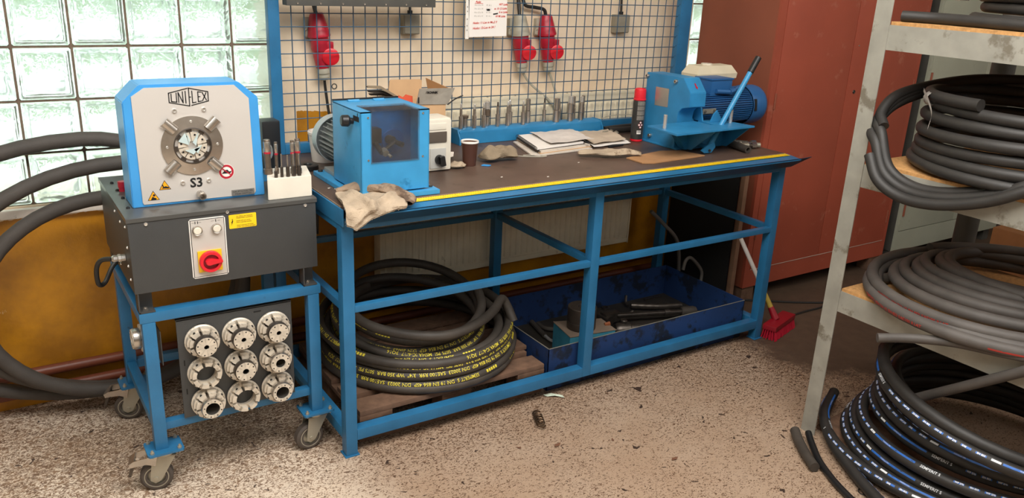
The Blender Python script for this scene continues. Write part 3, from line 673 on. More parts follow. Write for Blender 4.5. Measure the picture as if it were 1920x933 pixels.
rows = [(0.547, 0.416, 's', 'top left die of the nine on the trolley panel'), (0.547, 0.541, 's', 'top middle die of the nine on the trolley panel'), (0.547, 0.664, 's', 'top right die of the nine on the trolley panel'),
        (0.427, 0.416, 'o', 'empty open ring at the left of the middle row of dies'), (0.425, 0.541, 'm', 'centre die of the nine on the trolley panel'), (0.428, 0.665, 'b', 'right die of the middle row with a wide bore'),
        (0.309, 0.420, 'B', 'bottom left die with a wide threaded bore'), (0.303, 0.543, 'o', 'empty open ring at the middle of the bottom row'), (0.309, 0.667, 'B', 'bottom right die with a wide threaded bore')]
seen = set()
for z, x, k, lab in rows:
    if k in seen: d_ = dup(proto[k], (x, -0.535, z), 0, lab)
    else: d_ = proto[k]; seen.add(k); d_.location = (x, -0.535, z); d_['label'] = lab
    d_.rotation_euler = (radians(0), 0, 0)
d_ = dup(proto['b'], (0.285, -0.40, 0.535), -pi/2, 'die hanging on the left side of the trolley behind the front leg')
build('side_tool_panel', MB().box(0.2855, 0.2885, -0.528, -0.335, 0.475, 0.60), black_coat, tr)

# ------------------------------------------------------------------ hose crimping machine
cm = thing('crimping_machine', 'hose crimping machine with silver front on a charcoal housing', 'machine', (0.53, -0.27, 0.68))
X0, X1, YF, YB, Z0, Z1 = 0.221, 0.836, -0.545, 0.03, 0.752, 1.010
hs = build('housing', MB().box(X0, X1, YF, YB, Z0, Z1-0.008, 0.002), black_coat, cm)
build('lid', MB().prism([(YF-0.003, Z1-0.016), (YF-0.003, Z1-0.003), (YF+0.004, Z1), (YB, Z1), (YB, Z1-0.016)], 'x', X0-0.004, X1+0.004), mat('dark_grey_lid', '#575857', 0.3, metal=0.4, var=0.04), cm)
def scr(p, axis=AX, r=0.0065, h=0.0035, m=steel_light, parent=cm, name='screw'): return build(name, screw(MB(), p, axis, r, h), m, parent)
for p in ((0.275, YF, 0.985), (0.530, YF, 0.994), (0.798, YF, 0.986)): scr(p)
for z, y in ((0.97, -0.50), (0.90, -0.50), (0.83, -0.48), (0.96, -0.40), (0.97, -0.30), (0.78, -0.30), (0.79, -0.50)): scr((X0, y, z), (-1, 0, 0), 0.005, 0.003)
for x, y in ((0.244, -0.43), (0.250, -0.30), (0.249, -0.19), (0.248, -0.08)): scr((x, y, Z1), (0, 0, 1), 0.0065, 0.006, black, cm, 'lid_knob')
for x in (0.228, 0.782):
    br = build('foot_bracket', MB().box(x, x+0.05, YF+0.001, YF+0.05, 0.681, 0.687, 0.001).box(x, x+0.05, YF+0.046, YF+0.05, 0.681, 0.756).box(x, x+0.004, YF+0.001, YF+0.05, 0.681, 0.756), black_coat, cm)
    build('bolt', MB().cyl((x+0.022, YF+0.022, 0.687), (x+0.022, YF+0.022, 0.693), 0.009, 6).cyl((x+0.022, YF+0.022, 0.693), (x+0.022, YF+0.022, 0.696), 0.005, 10), steel, br)
    build('foot_bracket', MB().box(x, x+0.05, YB-0.05, YB, 0.681, 0.756, 0.001), black_coat, cm)
# head
HY = -0.440; HB = -0.300
head_poly = [(0.258, 1.010), (0.258, 1.354), (0.311, 1.407), (0.622, 1.407), (0.684, 1.354), (0.690, 1.010)]
build('head_housing', MB().prism(head_poly, 'y', HY, HB, 0.003), blue_head, cm)
build('front_plate', MB().prism([(0.292, 1.020), (0.289, 1.028), (0.286, 1.372), (0.326, 1.398), (0.606, 1.398), (0.652, 1.352), (0.658, 1.028), (0.652, 1.018)], 'y', HY-0.003, HY+0.001), plate_silver, cm)
FC = Vector((0.458, HY-0.003, 1.205))
build('mounting_ring', MB().lathe([(0.060, 0.0), (0.098, 0.0), (0.098, 0.004), (0.060, 0.009), (0.058, 0.006), (0.058, 0.0)], FC, AX, 64, closed=True), steel, cm)
build('bore_sleeve', MB().lathe([(0.060, 0.0), (0.061, 0.010), (0.057, 0.011), (0.056, -0.03), (0.060, -0.03)], FC, AX, 48), steel_dark, cm)
build('bore_back', MB().cyl(FC+Vector((0, 0.0005, 0)), FC+Vector((0, 0.0002, 0)), 0.0595, 40), black_m, cm)
dring = MB()
for k in range(8):
    a = 2*pi*k/8 + 0.15
    j = build('die_segment', MB().sector(tuple(FC), 'y', 0.016, 0.046, a+0.05, a+2*pi/8-0.05, 0.0015, 0.007, 5), white_coat, cm, sm=False)
    mm = a+pi/8; build('screw', MB().cyl(FC+Vector((0.037*cos(mm), -0.006, 0.037*sin(mm))), FC+Vector((0.037*cos(mm), -0.008, 0.037*sin(mm))), 0.0035, 8), black, j)
    build('die_gap', MB().sector(tuple(FC), 'y', 0.046, 0.057, a-0.16, a+0.16, 0.001, 0.0055, 2), steel_dark, cm, sm=False)
# crumpled foil flakes stuck on the die faces
for q, (a, b, c_) in enumerate([((-0.045, 0.018), (-0.012, 0.004), (-0.022, 0.045)), ((-0.012, 0.006), (-0.018, 0.046), (-0.008, 0.022)), ((0.0, 0.012), (0.020, 0.044), (0.010, 0.0)), ((-0.025, -0.014), (0.0, -0.028), (0.022, -0.006)), ((0.002, -0.012), (0.014, -0.026), (0.028, 0.002))]):
    pr = MB().prism([tuple(Vector(v)+Vector((FC.x, FC.z))) for v in (a, b, c_)] , 'y', FC.y-0.012, FC.y-0.009)
    build('foil_flake', pr, mat('pale_foil', '#cfe4e6', 0.25, metal=0.3), cm)
for a in range(8):
    t_ = a*pi/4 + pi/8*0; rr = 0.080
    scr(tuple(FC+Vector((rr*sin(t_)*1.0, -0.006, rr*cos(t_)))), r=0.0048, h=0.004)
for sx, sz, rot in ((-1, 1, 0), (1, 1, 0), (-1, -1, 0), (1, -1, 0)):
    d = Vector((sx, 0, sz)).normalized(); w = Vector((-d.z, 0, d.x)); g = MB(); rws = []
    for k in range(7):
        th = pi*(k/6); o_ = w*(0.017*cos(th)) + Vector((0, -0.012*sin(th)-0.006, 0))
        rws.append([FC + d*s_ + o_ for s_ in (0.074, 0.118)])
    g.quadstrip(rws)
    rws2 = [[p + Vector((0, 0.0025, 0)) for p in r_] for r_ in rws]; g.quadstrip(rws2)
    for i_ in range(6): g.add([rws[i_][1], rws[i_+1][1], rws2[i_+1][1], rws2[i_][1], rws[i_][0], rws[i_+1][0], rws2[i_+1][0], rws2[i_][0]], [(0, 1, 2, 3), (4, 5, 6, 7)])
    build('guide_lug', g, steel, cm)
for p in ((0.411, HY-0.003, 1.322), (0.503, HY-0.003, 1.322), (0.418, HY-0.003, 1.082), (0.502, HY-0.003, 1.082)): scr(p, r=0.0085, h=0.005)
build('spigot', MB().lathe([(0.011, 0), (0.012, 0.008), (0.0135, 0.009), (0.0135, 0.032), (0.0115, 0.036), (0.0085, 0.036), (0.0085, 0.012), (0, 0.012)], (0.470, HY-0.002, 1.040), (0.05, -1, -0.12), 24), steel, cm)
# UNIFLEX logo: letters that follow the hexagon
def logo(mb, org, w, h):
    """drawn strokes; u -1..1 across, v -1..1 of the local height"""
    def P(u, v): hh = 0.52 + 0.48*(1-abs(u)); return Vector((org[0] + u*w/2, org[1], org[2] + v*hh*h/2))
    def S(u0, v0, u1, v1, t=0.0016):
        a, b = P(u0, v0), P(u1, v1); d = (b-a).normalized(); n = Vector((-d.z, 0, d.x))*t; a -= d*t*0.8; b += d*t*0.8
        mb.add([a-n, b-n, b+n, a+n], [(0, 1, 2, 3)])
    o = 1.0
    S(-1, -1, -1, 1); S(-1, 1, -0.06, 1); S(-1, -1, 0.02, -1); S(0.02, -1, 0.02, -0.95)
    S(0.0, 1, 1, 1); S(1, 1, 1, -1); S(1, -1, 0.12, -1); S(0.02, 1, 0.02, -1)
    i = 0.72
    S(-0.88, i, -0.88, -i); S(-0.88, -i, -0.62, -i); S(-0.62, -i, -0.62, i)                       # U
    S(-0.52, -i, -0.52, i); S(-0.52, i, -0.30, -i); S(-0.30, -i, -0.30, i)                        # N
    S(-0.16, -i, -0.16, i)                                                                        # I
    S(0.02, 0, 0.10, 0)                                                                           # F bar
    S(0.18, i, 0.18, -i); S(0.18, -i, 0.36, -i)                                                   # L
    S(0.48, i, 0.48, -i); S(0.48, i, 0.64, i); S(0.48, 0, 0.58, 0); S(0.48, -i, 0.64, -i)          # E
    S(0.70, i, 0.90, -i); S(0.90, i, 0.70, -i)                                                    # X
lg_ = MB(); logo(lg_, (0.459, HY-0.0038, 1.364), 0.122, 0.058); build('logo_lettering', lg_, ink, cm, sm=False)
t3 = MB(); text_on(t3, 'S3', 0.044, (0.461, HY-0.0038, 1.064), XD, ZD, bold=0.0012); build('model_lettering', t3, ink, cm, sm=False)
def warning(cx, cz, s, glyph):
    y = HY - 0.0036
    def tri(r): return [(cx, cz+r), (cx+r*0.866*1.0, cz-r*0.5), (cx-r*0.866, cz-r*0.5)]
    a = build('warning_sticker', MB().prism(tri(s), 'y', y, y+0.0006), ink, cm, sm=False)
    build('sticker_face', MB().prism(tri(s*0.84), 'y', y-0.0004, y), orange_lab, a, sm=False)
    g = MB()
    if glyph == 0:
        g.prism([(cx-0.011, cz-0.006), (cx+0.012, cz-0.007), (cx+0.013, cz-0.003), (cx+0.002, cz+0.001), (cx-0.004, cz-0.001)], 'y', y-0.0009, y-0.0004)
        g.prism([(cx-0.009, cz+0.006), (cx-0.006, cz+0.008), (cx-0.003, cz-0.001), (cx-0.007, cz-0.002)], 'y', y-0.0009, y-0.0004)
    else:
        g.prism([(cx-0.009, cz-0.009), (cx-0.003, cz+0.002), (cx+0.001, cz-0.001), (cx+0.009, cz-0.005), (cx+0.007, cz-0.009)], 'y', y-0.0009, y-0.0004)
        g.lathe([(0, 0), (0.004, 0), (0.004, 0.0005), (0, 0.0005)], (cx+0.002, y-0.0004, cz+0.006), AX, 10)
    build('pictogram', g, ink, a, sm=False)
warning(0.361, 1.075, 0.0215, 0); warning(0.323, 1.043, 0.0215, 1)
pb = build('prohibition_sticker', MB().lathe([(0, 0.0005), (0.026, 0.0005), (0.026, 0)], (0.562, HY-0.003, 1.106), AX, 32), paper, cm)
build('red_ring', MB().lathe([(0.0175, 0.0010), (0.0245, 0.0010), (0.0245, 0.0002), (0.0175, 0.0002)], (0.562, HY-0.003, 1.106), AX, 32, closed=True), red_pl, pb)
build('red_bar', MB().box(0.562-0.02, 0.562+0.02, HY-0.0045, HY-0.004, 1.1045, 1.1080).rot((0.562, HY, 1.106), Matrix.Rotation(radians(40), 3, 'Y')), red_pl, pb)
build('pictogram', MB().prism([(0.546, 1.100), (0.575, 1.100), (0.580, 1.108), (0.571, 1.106), (0.566, 1.113), (0.556, 1.112), (0.552, 1.106)], 'y', HY-0.0041, HY-0.0036), ink, pb)
nl = build('name_plate', MB().box(0.575, 0.652, HY-0.0065, HY-0.003, 1.019, 1.040, 0.001), mat('grey_plate', '#8d8a85', 0.35, metal=0.5, var=0.03), cm)
n2 = MB(); text_on(n2, 'HAUPTSCHALTER', 0.0085, (0.613, HY-0.0068, 1.0305), XD, ZD); text_on(n2, 'MAIN SWITCH', 0.0085, (0.613, HY-0.0068, 1.0220), XD, ZD); build('plate_lettering', n2, ink, nl, sm=False)
build('grip', MB().cyl((0.265, -0.20, 1.010), (0.265, -0.20, 1.024), 0.012, 16).cyl((0.265, -0.20, 1.024), (0.265, -0.20, 1.045), 0.014, 16), red_pl, cm)
# control panel
cp = build('control_panel', MB().prism([(0.410, 0.776), (0.404, 0.782), (0.404, 0.977), (0.410, 0.983), (0.515, 0.983), (0.521, 0.977), (0.521, 0.782), (0.515, 0.776)], 'y', YF-0.0015, YF), paper, cm, sm=False)
build('panel_border', MB().box(0.4075, 0.5175, YF-0.0022, YF-0.0015, 0.7795, 0.9795), ink, cp, sm=False)
build('panel_face', MB().box(0.4095, 0.5155, YF-0.0030, YF-0.0022, 0.7815, 0.9775), plate_silver, cp, sm=False)
for cx in (0.428, 0.490):
    b_ = build('push_button', MB().lathe([(0, 0.010), (0.012, 0.010), (0.0155, 0.012), (0.0165, 0.010), (0.0165, 0)], (cx, YF-0.003, 0.945), AX, 24), steel, cp)
    build('button_cap', MB().lathe([(0, 0.0125), (0.011, 0.0125), (0.0125, 0.011), (0.0125, 0.008)], (cx, YF-0.003, 0.945), AX, 20), white_pl, b_)
sy = MB()
for cx, n_ in ((0.428, 2), (0.490, 1)):
    for o_ in ((-0.004, 0.004) if n_ == 2 else (0.0,)): sy.box(cx+o_-0.0012, cx+o_+0.0012, YF-0.0034, YF-0.003, 0.966, 0.975)
    sy.box(cx-0.015, cx-0.006, YF-0.0034, YF-0.003, 0.970, 0.9707); sy.box(cx+0.006, cx+0.015, YF-0.0034, YF-0.003, 0.970, 0.9707)
build('panel_symbols', sy, ink, cp, sm=False)
ys = build('switch_plate', MB().box(0.423, 0.501, YF-0.009, YF-0.003, 0.797, 0.872, 0.003), yellow, cm)
sw = build('rotary_switch', MB().lathe([(0, 0.006), (0.024, 0.006), (0.026, 0.014), (0.035, 0.014), (0.037, 0.010), (0.037, 0)], (0.462, YF-0.009, 0.834), AX, 32), red_bright, cm)
build('switch_recess', MB().lathe([(0, 0.0068), (0.0235, 0.0068), (0.0255, 0.0135)], (0.462, YF-0.009, 0.834), AX, 28), red_dark, sw)
build('switch_handle', MB().prism([(0.445, 0.828), (0.443, 0.840), (0.452, 0.846), (0.466, 0.845), (0.478, 0.841), (0.498, 0.841), (0.499, 0.829), (0.466, 0.826), (0.455, 0.823)], 'y', YF-0.030, YF-0.014, 0.002), red_bright, sw)
yl = build('warning_label', MB().prism([(0.5335, 0.936), (0.5335, 0.980), (0.5355, 0.982), (0.623, 0.982), (0.625, 0.980), (0.625, 0.936), (0.623, 0.934), (0.5355, 0.934)], 'y', YF-0.0008, YF), yellow_lab, cm, sm=False)
yt = MB()
for k, s_ in enumerate(['Vor Öffnen des Gehäuses', 'Hauptschalter ausschalten!', '', 'Switch off main switch', 'before opening housing!', '', 'Avant ouverture du boitier', 'couper interrupteur principal!']):
    if s_: text_on(yt, s_, 0.0052, (0.558, YF-0.0011, 0.9735-0.0052*k), XD, ZD, 'l', bold=0.00005)
yt.add([(0.543, YF-0.0011, 0.968), (0.5455, YF-0.0011, 0.968), (0.5425, YF-0.0011, 0.958), (0.547, YF-0.0011, 0.959), (0.5405, YF-0.0011, 0.944), (0.5425, YF-0.0011, 0.955), (0.539, YF-0.0011, 0.955)], [(0, 1, 2, 3), (3, 2, 5), (2, 6, 5), (5, 4, 3)])
build('label_lettering', yt, ink, yl, sm=False)
# cable loop on the left side
build('cable_gland', MB().lathe([(0, 0), (0.012, 0), (0.012, 0.012), (0.014, 0.013), (0.014, 0.022), (0.011, 0.024), (0.012, 0.036), (0.008, 0.042), (0, 0.042)], (X0-0.001, -0.43, 0.845), (-1, 0.05, 0), 8), steel, cm)
build('cable', MB().tube(smooth_path([(0.180, -0.428, 0.845), (0.150, -0.40, 0.835), (0.135, -0.38, 0.80), (0.138, -0.36, 0.74), (0.160, -0.34, 0.735), (0.190, -0.32, 0.78), (0.222, -0.31, 0.81)]), 0.008, 10), cable_black, cm)

# white block with mandrels
single('mandrel_block', MB().prism([(0.677, -0.520), (0.833, -0.520), (0.868, -0.370), (0.722, -0.370)], 'z', 1.0101, 1.085, 0.002), white_blk, 'white plastic block holding steel mandrels on the charcoal housing', 'block')
def mandrel(x, y, z0, z1, r, kind, label, group):
    t = thing('mandrel', label, 'mandrel', (x, y, z0), group); h = z1-z0
    if kind == 'tall':
        build('shaft', MB().lathe([(0, 0), (r*1.35, 0), (r*1.35, 0.018), (r, 0.020), (r, h*0.80), (r, h-0.002), (r*0.9, h), (0, h)], (x, y, z0), n=20), mat('brown_steel_pin', '#7b6d60', 0.35, metal=0.7, var=0.15, vscale=60), t)
        build('red_band', MB().lathe([(r, h*0.60), (r+0.0006, h*0.60), (r+0.0006, h*0.65), (r, h*0.65)], (x, y, z0), n=20), red_pl, t)
        build('head_sleeve', MB().lathe([(r+0.0003, h*0.65), (r+0.0008, h*0.66), (r+0.0008, h*0.93), (r+0.0003, h*0.94)], (x, y, z0), n=20), steel, t)
    else:
        hb = min(0.038, h*0.6)
        build('body', MB().cyl((x, y, z0), (x, y, z0+hb), r, 6 if kind == 'hex' else 14, bev=0.001), steel_dark, t)
        if h > hb: build('tip', MB().cyl((x, y, z0+hb), (x, y, z1), r*0.45, 10, bev=0.001), steel, t)
    return t
G1 = 'mandrels in the white block'
for x, y, zt, r, lab in [(0.704, -0.445, 1.207, 0.0115, 'thickest tall mandrel with red band at the left of the white block'), (0.733, -0.452, 1.198, 0.0057, 'thin tall mandrel with red band second from the left'), (0.785, -0.470, 1.203, 0.0068, 'tall mandrel with red band, left one of the right pair'), (0.802, -0.476, 1.209, 0.0092, 'tall mandrel with red band at the right end of the white block')]:
    mandrel(x, y, 1.085, zt, r, 'tall', lab, G1)
for k, (x, y, zt, r, lab) in enumerate([(0.713, -0.505, 1.124, 0.0061, 'leftmost short mandrel in the front row of the white block'), (0.733, -0.507, 1.167, 0.0055, 'short mandrel with thin tip, second in the front row'), (0.754, -0.508, 1.161, 0.0066, 'short mandrel with thin tip, middle of the front row'), (0.775, -0.508, 1.165, 0.0074, 'short mandrel with thin tip, fourth in the front row'), (0.794, -0.509, 1.163, 0.0070, 'rightmost short mandrel in the front row of the white block')]):
    mandrel(x, y, 1.085, zt, r, 'hex' if k % 2 else 'round', lab, G1)

# ------------------------------------------------------------------ skiving machine (left box on the bench)
sk = thing('skiving_machine', 'sky blue hose skiving machine with a scratched window at the left of the bench', 'machine', (1.11, -0.45, 1.0))
SX0, SX1, SY0, SY1, SZ0, SZ1 = 0.978, 1.243, -0.625, -0.362, 1.024, 1.315
WX0, WX1, WZ0 = 1.018, 1.198, 1.135
build('base_plate', MB().prism([(0.955, -0.642), (1.278, -0.648), (1.278, -0.20), (0.955, -0.20)], 'z', 1.001, 1.018, 0.001), blue_sk, sk)
th_ = 0.004
build('side_panel', MB().box(SX0, SX0+th_, SY0, SY1, SZ0, SZ1, 0.0015), blue_sk, sk)
build('side_panel', MB().box(SX1-th_, SX1, SY0, SY1, SZ0, SZ1, 0.0015), blue_sk, sk)
build('back_panel', MB().box(SX0, SX1, SY1-th_, SY1, SZ0, SZ1, 0.001), blue_sk, sk)
build('front_panel', MB().box(SX0, SX1, SY0, SY0+th_, SZ0, WZ0).box(SX0, WX0, SY0, SY0+th_, WZ0, SZ1).box(WX1, SX1, SY0, SY0+th_, WZ0, SZ1), blue_sk, sk)
build('top_panel', MB().box(SX0, WX0, SY0, SY1, SZ1-th_, SZ1).box(WX1, SX1, SY0, SY1, SZ1-th_, SZ1).box(WX0, WX1, -0.505, SY1, SZ1-th_, SZ1), blue_sk, sk)
build('window_pane', MB().box(WX0-0.004, WX1+0.004, SY0-0.0035, SY0-0.0005, WZ0-0.003, SZ1+0.002).box(WX0-0.004, WX1+0.004, SY0-0.0035, -0.503, SZ1+0.0005, SZ1+0.003), smoky_m, sk)
build('top_seal', MB().box(SX0, SX1, SY1-0.003, SY1+0.004, SZ1, SZ1+0.006), black, sk)
ip = build('inner_plate', MB().box(SX0+th_, SX1-th_, -0.48, -0.475, SZ0, SZ1-th_), blue_inner, sk)
build('round_flange', MB().lathe([(0, 0.006), (0.044, 0.006), (0.046, 0), (0.0, 0)], (1.165, -0.48, 1.175), AX, 36), mat('flange_blue', '#1b4f88', 0.35, var=0.1), ip)
build('spindle', MB().lathe([(0, 0), (0.016, 0), (0.016, 0.03), (0.009, 0.032), (0.009, 0.065), (0.010, 0.066), (0.010, 0.085), (0.005, 0.085), (0.005, 0.08), (0, 0.08)], (1.145, -0.48, 1.185), (0.25, -1, -0.1), 20), steel_dark, sk)
build('knife_holder', MB().box(1.06, 1.10, -0.53, -0.48, 1.18, 1.235, 0.006).cyl((1.075, -0.50, 1.19), (1.075, -0.585, 1.160), 0.010, 12).cyl((1.10, -0.56, 1.165), (1.145, -0.54, 1.185), 0.006, 10), steel_dark, sk)
build('hex_nut', MB().cyl((1.085, -0.575, 1.165), (1.083, -0.600, 1.158), 0.013, 6).cyl((1.094, -0.60, 1.153), (1.098, -0.612, 1.147), 0.006, 6), zinc, sk)
for p in ((1.005, SY0, 1.295), (1.005, SY0, 1.145), (1.217, SY0, 1.300), (1.217, SY0, 1.143)): scr(p, r=0.0045, h=0.002, m=steel, parent=sk)
scr((1.14, -0.643, 1.010), r=0.003, h=0.002, m=black, parent=sk)
for x in (1.05, 1.15):
    hg = build('hinge', MB().box(x-0.022, x+0.022, -0.405, -0.375, SZ1, SZ1+0.0025, 0.001).cyl((x-0.022, -0.39, SZ1+0.003), (x+0.022, -0.39, SZ1+0.003), 0.0035, 8), blue_sk, sk)
kb = build('clamp_knob', MB().lathe([(0, 0.030), (0.016, 0.030), (0.020, 0.026), (0.021, 0.006), (0.017, 0.0), (0.012, 0.0), (0.010, -0.02), (0, -0.02)], (SX0-0.012, -0.553, 1.275), (-1, 0.15, 0.05), 20), black, sk)
build('slot_strip', MB().box(SX0-0.001, SX0, -0.61, -0.56, 1.278, 1.296).box(SX0-0.001, SX0, -0.600, -0.596, 1.296, 1.308), black_m, sk, sm=False)
# motor behind, axis along y
mo = build('motor_body', MB().cyl((1.075, SY1, 1.13), (1.075, -0.14, 1.13), 0.062, 32), mat('aluminium_grey', '#9b9d9a', 0.45, metal=0.3, var=0.08), sk)
for k in range(26):
    a = 2*pi*k/26; c_, s_ = cos(a), sin(a)
    build('fin', MB().box(1.075+0.058, 1.075+0.082, SY1+0.01, -0.165, 1.13-0.0014, 1.13+0.0014).rot((1.075, 0, 1.13), Matrix.Rotation(a, 3, 'Y')), MATS['aluminium_grey'], mo, sm=False)
build('fan_cowl', MB().lathe([(0.0, 0.0), (0.05, -0.002), (0.082, -0.012), (0.094, -0.028), (0.095, -0.075), (0.092, -0.075), (0.090, -0.028), (0.0, -0.008)], (1.075, -0.095, 1.13), (0, 1, 0), 40), mat('aluminium_cowl', '#b4bbbb', 0.38, metal=0.3, var=0.05), mo)
build('motor_foot', MB().box(0.992, 1.16, -0.345, -0.22, 1.018, 1.036, 0.004), MATS['aluminium_grey'], sk)
build('bolt', MB().cyl((0.975, -0.225, 1.018), (0.975, -0.225, 1.026), 0.010, 8, bev=0.001), steel_dark, sk)
build('bolt', MB().cyl((1.262, -0.60, 1.018), (1.262, -0.60, 1.024), 0.009, 6), steel_dark, sk)
build('bright_pin', MB().cyl((0.945, -0.45, 1.006), (0.957, -0.47, 1.006), 0.003, 8), steel_light, sk)
# white electrical box
eb = thing('switch_enclosure', 'white electrical enclosure with a black rotary switch right of the skiving machine', 'electrical box', (1.40, -0.27, 1.0))
build('enclosure_body', MB().box(1.285, 1.497, -0.330, -0.215, 1.001, 1.218, 0.010), white_pl, eb)
build('enclosure_lid', MB().box(1.289, 1.493, -0.340, -0.328, 1.006, 1.214, 0.006), white_pl, eb)
build('breaker_window', MB().box(1.360, 1.470, -0.346, -0.339, 1.123, 1.166, 0.003), mat('smoked_cover', '#5a5149', 0.2, var=0.05), eb)
build('upper_cover', MB().box(1.360, 1.468, -0.343, -0.339, 1.174, 1.200, 0.002), white_pl, eb)
spl = build('switch_plate', MB().box(1.395, 1.468, -0.344, -0.339, 1.015, 1.098, 0.002), mat('grey_switch_plate', '#b9b7b0', 0.4, var=0.04), eb)
build('rotary_handle', MB().lathe([(0, 0.012), (0.018, 0.012), (0.020, 0.0)], (1.436, -0.344, 1.052), AX, 20).box(1.431, 1.452, -0.372, -0.354, 1.026, 1.068, 0.004).rot((1.436, -0.35, 1.052), Matrix.Rotation(-0.2, 3, 'Y')), black, eb)

# bucket
bk = thing('plastic_tub', 'stained white plastic tub behind the skiving machine motor', 'tub', (1.095, 0.06, 1.0))
build('tub_wall', MB().lathe([(0.0, 0.003), (0.050, 0.003), (0.062, 0.128), (0.064, 0.128), (0.067, 0.124), (0.066, 0.114), (0.0635, 0.112), (0.052, 0.0), (0, 0)], (1.085, 0.02, 1.001), n=32), mat('stained_white_tub', '#dcd3cb', 0.5, var=0.04, col2='#a78d86', thr=0.66, c2scale=20), bk)
build('rim_residue', MB().lathe([(0.0605, 0.112), (0.0625, 0.126), (0.061, 0.128)], (1.085, 0.02, 1.001), n=32), mat('pinkish_residue', '#8d6f6b', 0.7, var=0.2), bk)
# open carton
ct = thing('open_carton', 'open cardboard box with printed flap behind the white enclosure', 'box', (1.50, 0.02, 1.0))
build('carton_wall', MB().box(1.385, 1.389, -0.05, 0.10, 1.002, 1.215).box(1.618, 1.622, -0.05, 0.10, 1.002, 1.215).box(1.385, 1.622, 0.098, 0.102, 1.002, 1.23).box(1.385, 1.622, -0.052, -0.048, 1.002, 1.23).box(1.385, 1.622, -0.05, 0.10, 1.002, 1.005), carton_pale, ct)
build('back_flap', MB().prism([(1.415, 1.226), (1.578, 1.226), (1.582, 1.306), (1.575, 1.313), (1.430, 1.315), (1.423, 1.308)], 'y', 0.101, 0.105), carton_pale, ct)
build('right_flap', MB().add([(1.622, 0.10, 1.214), (1.622, -0.03, 1.214), (1.655, -0.03, 1.285), (1.600, 0.10, 1.318), (1.625, 0.10, 1.214), (1.625, -0.03, 1.214), (1.658, -0.03, 1.285), (1.603, 0.10, 1.318)], [(0, 1, 2, 3), (4, 5, 6, 7), (0, 1, 5, 4), (1, 2, 6, 5), (2, 3, 7, 6), (3, 0, 4, 7)]), carton, ct)
ff = build('front_flap', MB().add([(1.475, -0.053, 1.228), (1.632, -0.053, 1.222), (1.652, -0.075, 1.296), (1.478, -0.080, 1.300), (1.475, -0.056, 1.228), (1.632, -0.056, 1.222), (1.652, -0.078, 1.296), (1.478, -0.083, 1.300)], [(0, 1, 2, 3), (4, 5, 6, 7), (0, 1, 5, 4), (1, 2, 6, 5), (2, 3, 7, 6), (3, 0, 4, 7)]), mat('grey_printed_card', '#aaa397', 0.7, var=0.1, vscale=30), ct)
fl = MB(); FX = Vector((1, -0.03, -0.02)); FZ = Vector((0.02, -0.33, 0.94))
text_on(fl, 'TECHNI', 0.021, (1.520, -0.0640, 1.258), -FX, -FZ, bold=0.0006); text_on(fl, 'INDUST', 0.021, (1.602, -0.0640, 1.258), -FX, -FZ, bold=0.0006)
text_on(fl, 'TECHNIK', 0.014, (1.54, -0.0745, 1.276), FX, FZ, bold=0.0008); fl.box(1.478, 1.484, -0.0685, -0.068, 1.235, 1.275)
build('flap_print', fl, ink, ff, sm=False)
bc = MB()
for k in range(6): bc.box(1.603+0.003*k, 1.6045+0.003*k, -0.0535, -0.0525, 1.135, 1.155)
bc.box(1.596, 1.600, -0.0535, -0.0525, 1.16, 1.164)
build('barcode', bc, ink, ct, sm=False)
ofs = 0
for k, (dx, z, c_) in enumerate([(0.0, 1.285, 'brown'), (0.015, 1.270, 'dark'), (0.03, 1.262, 'dark'), (0.045, 1.250, 'dark')]):
    single('rubber_strip', MB().prism([(1.265+dx, z+0.025-0.008*k), (1.33+dx, z+0.022-0.006*k), (1.47, 1.225), (1.47, 1.218), (1.33+dx, z+0.010-0.006*k), (1.270+dx, z+0.018-0.008*k)], 'y', -0.02+0.02*k, 0.0+0.02*k), cloth2 if c_ == 'brown' else rubber_brown, ['topmost pale strip sticking out of the cardboard box', 'dark strip just under the pale strip in the cardboard box', 'dark strip third from the top in the cardboard box', 'lowest dark strip in the cardboard box'][k], 'strip', 'strips sticking out of the cardboard box')
single('orange_folder', MB().prism([(1.395, 1.255), (1.405, 1.268), (1.425, 1.258), (1.438, 1.270), (1.468, 1.262), (1.470, 1.225), (1.42, 1.225)], 'y', -0.035, -0.028), mat('orange_plastic', '#d4583c', 0.45, var=0.05), 'orange plastic piece in the cardboard box', 'folder')
single('cable_tie', MB().tube(smooth_path([(1.628, -0.06, 1.222), (1.665, -0.05, 1.240), (1.70, -0.04, 1.250), (1.715, -0.04, 1.255)]), 0.003, 6), black, 'black stiff strap poking out right of the cardboard box', 'strap')

# coffee cup
cu = thing('coffee_cup', 'brown paper coffee cup with white rim on the bench', 'cup', (1.62, -0.28, 1.0))
build('cup_body', MB().lathe([(0, 0.004), (0.0255, 0.002), (0.026, 0.0), (0.0275, 0.0), (0.0360, 0.100), (0.0345, 0.100), (0.026, 0.006), (0, 0.006)], (1.612, -0.288, 1.001), n=32), mat('dark_brown_paper', '#4c2f26', 0.4, var=0.06), cu)
build('cup_rim', MB().lathe([(0.0355, 0.096), (0.0385, 0.098), (0.0388, 0.102), (0.037, 0.106), (0.0345, 0.105), (0.0335, 0.100)], (1.612, -0.288, 1.001), n=32), paper, cu)
build('milk_froth', MB().lathe([(0, 0.094), (0.0338, 0.094)], (1.612, -0.288, 1.001), n=24), mat('beige_froth', '#b9a28b', 0.6), cu)

